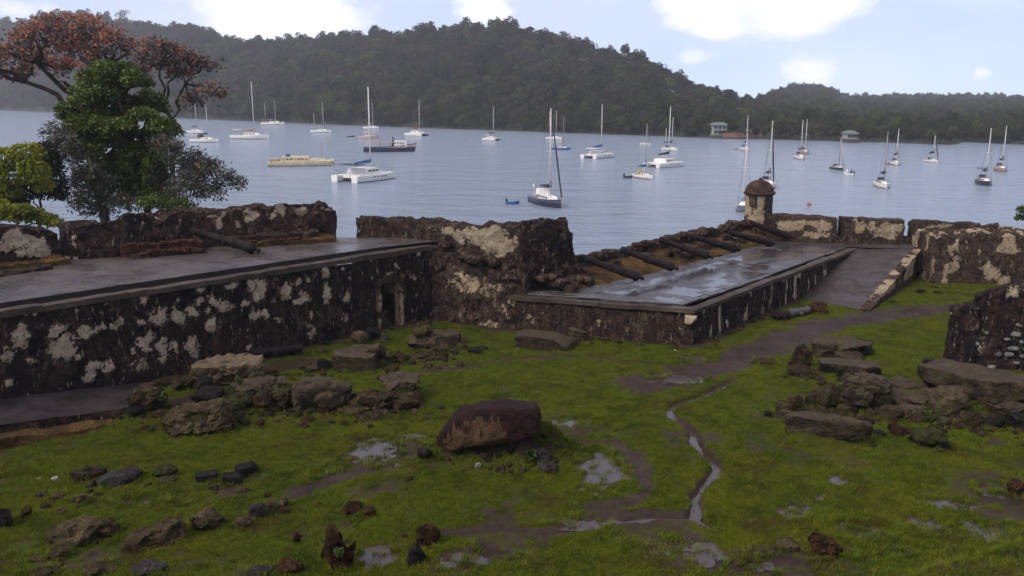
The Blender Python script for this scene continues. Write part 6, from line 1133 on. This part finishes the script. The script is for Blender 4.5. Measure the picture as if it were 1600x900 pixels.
# ------------------------------------------------------------------ trees on the shore behind the upper battery
def limb(mb, p, q, r0, r1, rr_, bend=.12, seg=5, n=7):
    p, q = Vector(p), Vector(q); L_ = (q - p).length; P_ = []; 
    for i in range(seg + 1):
        t_ = i / seg; o = Vector((rr_.uniform(-1, 1), rr_.uniform(-1, 1), rr_.uniform(-.5, .5))) * L_ * bend * math.sin(t_ * math.pi); P_.append(p.lerp(q, t_) + o)
    mb.tube(P_, [lerp(r0, r1, i / seg) for i in range(seg + 1)], n); return P_
def tree(name, label, base, forks, lobes, nleaf, size, leafmat, seed, trunk_r=.22, asp=1.8, shell=.35, blossom=None, bn=0, bsize=.2, cat='tree', clump=None, twig=True):
    """base: foot; forks: branching points; lobes: (x,y,z,rx,ry,rz) in world metres."""
    rr_ = random.Random(seed); rg_ = np.random.default_rng(seed); b = Vector(base); t = thing(name, label, cat, b); mb = MB(); pts_ = []
    fk = [Vector(f) - b for f in forks]; limb(mb, (0, 0, -.4), fk[0], trunk_r, trunk_r * .7, rr_, .05, 6, 9); mb.build('trunk', BARK, t, True)
    br = MB()
    for f in fk[1:]: limb(br, min(fk[:1], key=lambda q: (q - f).length), f, trunk_r * .6, trunk_r * .32, rr_, .08)
    L2 = [(l[0] - b.x, l[1] - b.y, l[2] - b.z, *l[3:]) for l in lobes]
    for l in L2:
        c = Vector(l[:3]); f = min(fk, key=lambda q: (q - c).length); limb(br, f, c, trunk_r * .36, trunk_r * .12, rr_)
        if twig:
            for q in range(5):
                d = Vector((rr_.gauss(0, 1), rr_.gauss(0, 1), rr_.gauss(.2, .8))).normalized(); limb(br, c, c + Vector((d.x * l[3], d.y * l[4], d.z * l[5])) * .9, trunk_r * .12, .012, rr_, .1, 3, 4)
    br.build('branches', BARK, t, True)
    vol = np.array([l[3] * l[4] * l[5] for l in L2]) ** .67; per = np.maximum(8, (nleaf * vol / vol.sum()).astype(int))
    if clump:                    # leaves gathered in sprays with gaps between them
        c, n_ = crown_pts(L2, np.maximum(2, per // clump), rg_, shell); rep = np.repeat(np.arange(len(c)), clump); c2 = c[rep] + rg_.normal(size=(len(rep), 3)) * size * 1.5 * np.array([1, 1, .7]); n2_ = n_[rep]
    else: c2, n2_ = crown_pts(L2, per, rg_, shell)
    v, f = leaf_quads(c2, n2_ * .6 + np.array([0, 0, .3]), np.full(len(c2), size), rg_, asp, .75); link('crown', quads_np('crown', v, f), leafmat, t)
    if blossom:
        c, n_ = crown_pts(L2, np.maximum(3, (bn * vol / vol.sum()).astype(int)), rg_, .75); c = c[n_[:, 2] > -.2]; rep = np.repeat(np.arange(len(c)), 9); c = c[rep] + rg_.normal(size=(len(rep), 3)) * bsize * .9
        v, f = leaf_quads(c, np.tile([0, 0, 1.], (len(c), 1)), np.full(len(c), bsize * .75), rg_, 1.5, 1.0); link('blossoms', quads_np('blossoms', v, f), blossom, t)
    return t
def lob(px, py, wp, hp, Yd, dep=.9):
    c = AT(px, py, Yd); k = KPX(c); return (c.x, c.y, c.z, wp / k / 2, wp / k / 2 * dep, hp / k / 2)
def lobs(lst, Yd, sp_, seed):
    rr_ = random.Random(seed); return [lob(*q, Yd + rr_.uniform(-sp_, sp_)) for q in lst]
def shore(px, Yd): p = AT(px, 340, Yd); return Vector((p.x, p.y, float(ground_base(np.array([p.x]), np.array([p.y]))[0])))
LG = mat_leaf('tree_leaf_green', (.034, .064, .008), (.095, .135, .012), .35); LY = mat_leaf('shrub_leaf_bright', (.11, .135, .008), (.25, .26, .014), .4); LD = mat_leaf('tree_leaf_dark', (.014, .022, .010), (.03, .04, .014), .3); LGR = mat_leaf('shrub_leaf_grey', (.055, .062, .044), (.10, .105, .075), .3)
LB_ = mat_leaf('coral_tree_leaf', (.075, .058, .052), (.115, .092, .082), .3, c3=(.07, .072, .05)); FLO = mat_leaf('coral_blossom', (.25, .065, .038), (.36, .115, .048), .3, c3=(.40, .15, .045))
# great coral tree in flower, farthest back
Yb = 64; lbs = lobs([(20, 85, 70, 50), (55, 60, 80, 50), (95, 45, 90, 45), (140, 50, 80, 45), (180, 68, 60, 45), (120, 75, 90, 45), (60, 95, 80, 40), (25, 115, 60, 26), (100, 108, 70, 30), (150, 92, 60, 40), (-30, 90, 70, 60), (200, 82, 40, 30), (-70, 80, 80, 70)], Yb, 3, 4)
tree('coral_tree', 'wide flat-crowned tree covered in orange blossom at the upper left', shore(150, Yb), [AT(150, 190, Yb), AT(100, 128, Yb), AT(40, 128, Yb + 1), AT(170, 100, Yb - 1), AT(60, 100, Yb)], lbs, 3900, .20, LB_, 31, .42, 1.5, .3, FLO, 430, .22, clump=7)
Yb = 58; lbs = lobs([(240, 72, 44, 20), (262, 78, 36, 18), (290, 92, 50, 26), (318, 102, 44, 20), (250, 100, 40, 30), (280, 115, 50, 26), (225, 90, 40, 24), (330, 140, 36, 20), (300, 158, 40, 24), (345, 150, 20, 14), (215, 110, 40, 30)], Yb, 1.6, 5)
tree('coral_tree', 'slender orange flowering tree with open branches right of the green tree', shore(262, Yb), [AT(266, 200, Yb), AT(262, 130, Yb), AT(290, 130, Yb), AT(250, 100, Yb)], lbs, 2200, .18, LB_, 33, .2, 1.5, .3, FLO, 110, .18, clump=6)
Yb = 50; rr = random.Random(61); prof = [(98, 10, 175), (120, 42, 178), (145, 62, 182), (170, 92, 172), (200, 92, 180), (230, 84, 190), (260, 70, 196), (290, 62, 196), (318, 44, 210)]; lb_ = []
while len(lb_) < 92:
    py_ = rr.uniform(104, 312); hw_ = float(np.interp(py_, [q[0] for q in prof], [q[1] for q in prof])); cx_ = float(np.interp(py_, [q[0] for q in prof], [q[2] for q in prof])); u_ = rr.uniform(-1, 1)
    lb_.append((cx_ + u_ * hw_ * .86, py_, rr.uniform(34, 58), rr.uniform(24, 40)))
lbs = lobs(lb_, Yb, 2.2, 6)
tree('broadleaf_tree', 'dense dark green tree rising above the left parapet', shore(228, Yb), [AT(224, 270, Yb), AT(200, 210, Yb), AT(170, 180, Yb), AT(230, 180, Yb), AT(185, 150, Yb)], lbs, 62000, .14, LG, 35, .26, 1.6, .45, twig=False)
Yb = 47.5; lbs = lobs([(90, 210, 50, 40), (110, 240, 60, 50), (85, 245, 40, 40), (140, 270, 60, 60), (130, 310, 60, 50), (165, 300, 60, 60), (190, 320, 60, 40), (118, 280, 40, 50), (100, 222, 60, 30), (150, 330, 60, 30)], Yb, 1.2, 7)
tree('grey_shrub', 'thin grey-green shrub with small leaves left of the green tree trunk', shore(165, Yb), [AT(165, 325, Yb), AT(130, 270, Yb), AT(170, 290, Yb)], lbs, 5600, .10, LGR, 37, .10, 1.8, .3, FLO, 14, .10, cat='shrub', clump=6)
lbs = lobs([(270, 240, 50, 60), (300, 255, 60, 50), (330, 265, 50, 40), (355, 280, 40, 36), (290, 290, 60, 50), (330, 300, 60, 36), (250, 280, 50, 50), (374, 288, 22, 30), (270, 315, 70, 30), (255, 225, 40, 40), (310, 275, 60, 50)], Yb, 1.2, 8)
tree('grey_shrub', 'spreading grey-green shrub with airy branches right of the green tree trunk', shore(250, Yb), [AT(250, 325, Yb), AT(285, 290, Yb), AT(260, 260, Yb)], lbs, 7000, .10, LGR, 39, .10, 1.8, .3, FLO, 12, .10, cat='shrub', clump=6)
Yb = 45; lbs = lobs([(250, 318, 60, 26), (280, 322, 60, 24), (230, 318, 40, 24)], Yb, .3, 9); tree('low_bush', 'low green bush on top of the parapet under the trees', shore(255, Yb), [AT(255, 330, Yb), AT(270, 325, Yb)], lbs, 1500, .10, LG, 41, .07, 1.7, .4, cat='bush')
Yb = 44; lbs = lobs([(5, 250, 70, 40), (40, 240, 60, 36), (20, 275, 70, 40), (60, 270, 40, 40), (-20, 290, 80, 60), (68, 292, 34, 26), (5, 300, 60, 30), (45, 262, 40, 40)], Yb, .8, 10)
tree('yellow_green_tree', 'bright yellow-green small tree at the left edge', shore(-20, Yb), [AT(-10, 320, Yb), AT(20, 290, Yb), AT(40, 270, Yb)], lbs, 5600, .13, LY, 43, .14, 1.5, .6)
lbs = lobs([(85, 285, 46, 70), (75, 255, 50, 40), (45, 300, 60, 40), (88, 305, 30, 26), (70, 235, 40, 30), (20, 315, 60, 30)], Yb + 1.6, .5, 11); tree('dark_tree', 'dark-leaved tree behind the bright yellow-green one', shore(60, Yb + 1.6), [AT(60, 330, Yb + 1.6), AT(70, 290, Yb + 1.6)], lbs, 3600, .13, LD, 45, .12, 1.5, .5)  # leaf colour itself darker than on the neighbouring trees
Yb = 41; lbs = lobs([(15, 335, 70, 30), (50, 338, 60, 26), (78, 345, 40, 22), (-10, 330, 60, 40), (35, 328, 40, 20), (85, 350, 26, 16)], Yb, .5, 12); tree('bright_shrub', 'low bright lime-green shrub above the plaster patched parapet end', shore(30, Yb), [AT(30, 355, Yb), AT(50, 350, Yb)], lbs, 5000, .10, LY, 47, .08, 1.5, .5, cat='shrub')
Yb = 58; lbs = lobs([(1600, 330, 24, 20), (1594, 340, 22, 14), (1620, 325, 40, 40), (1625, 345, 40, 30)], Yb, .5, 13); b_ = AT(1640, 345, Yb); tree('leafy_bush', 'blurred green foliage tip at the right edge over the water', (b_.x, b_.y, -.5), [AT(1640, 360, Yb), AT(1620, 340, Yb)], lbs, 1400, .11, LG, 49, .08, 2.6, .3, cat='bush')
# small weeds between the stones
MWD = mat_leaf('weed_leaf', (.045, .075, .012), (.085, .12, .02), .35)
def weed(label, px, py, hp, seed, z0=None):
    g = GT(px, py) if z0 is None else G(px, py, z0); k = KPX(g); h = hp / k; t = thing('weed', label, 'plant', g); rg_ = np.random.default_rng(seed); rr_ = random.Random(seed); st_ = MB()
    c = []
    for i in range(7):
        a = rr_.uniform(0, 6.28); q = (math.cos(a) * h * .4, math.sin(a) * h * .4, h * rr_.uniform(.5, 1)); st_.tube([(0, 0, 0), q], [.008, .003], 4); c += [tuple(lerp(0, q[j], u_) + rr_.gauss(0, .02) for j in range(3)) for u_ in (.4, .6, .8, .95, 1.0) for _ in range(2)]
    st_.build('stems', MWD, t); c = np.array(c); v, f = leaf_quads(c, np.tile([0, 0, 1.], (len(c), 1)), np.full(len(c), .07), rg_, 2.0, .6); link('leaves', quads_np('leaves', v, f), MWD, t)
weed('yellow-green weed before the big angular block', 1327, 636, 16, 1); weed('weed between the broad slab and the tan rough block', 1452, 660, 26, 2); weed('weed growing on the rubble heap beside the pale slab', 375, 604, 18, 3, 5.6); weed('weed at the left end of the rubble heap', 250, 628, 18, 4, 5.6); weed('weed on the mound below the great boulder', 722, 716, 18, 5); weed('weed on top of the jagged upright rock', 528, 872, 14, 6, 5.4); weed('grassy weed between the rocks by the sloping slab', 455, 620, 24, 7); weed('low weed right of the great boulder', 830, 722, 18, 8)

# ------------------------------------------------------------------ moist air over the bay
hz = MB().box((0, 660, 65), (2800, 1560, 138)); me = hz.mesh('haze'); hm = bpy.data.materials.new('moist_air'); hm.use_nodes = True; tn_ = hm.node_tree; tn_.nodes.clear(); ou = tn_.nodes.new('ShaderNodeOutputMaterial'); pv = tn_.nodes.new('ShaderNodeVolumePrincipled')
pv.inputs['Color'].default_value = (.86, .90, 1, 1); pv.inputs['Density'].default_value = .00025; pv.inputs['Anisotropy'].default_value = .2; tn_.links.new(pv.outputs[0], ou.inputs['Volume'])
link('haze', me, hm, kind='stuff', label='thin moist haze over the bay')
SC.cycles.volume_bounces = 0
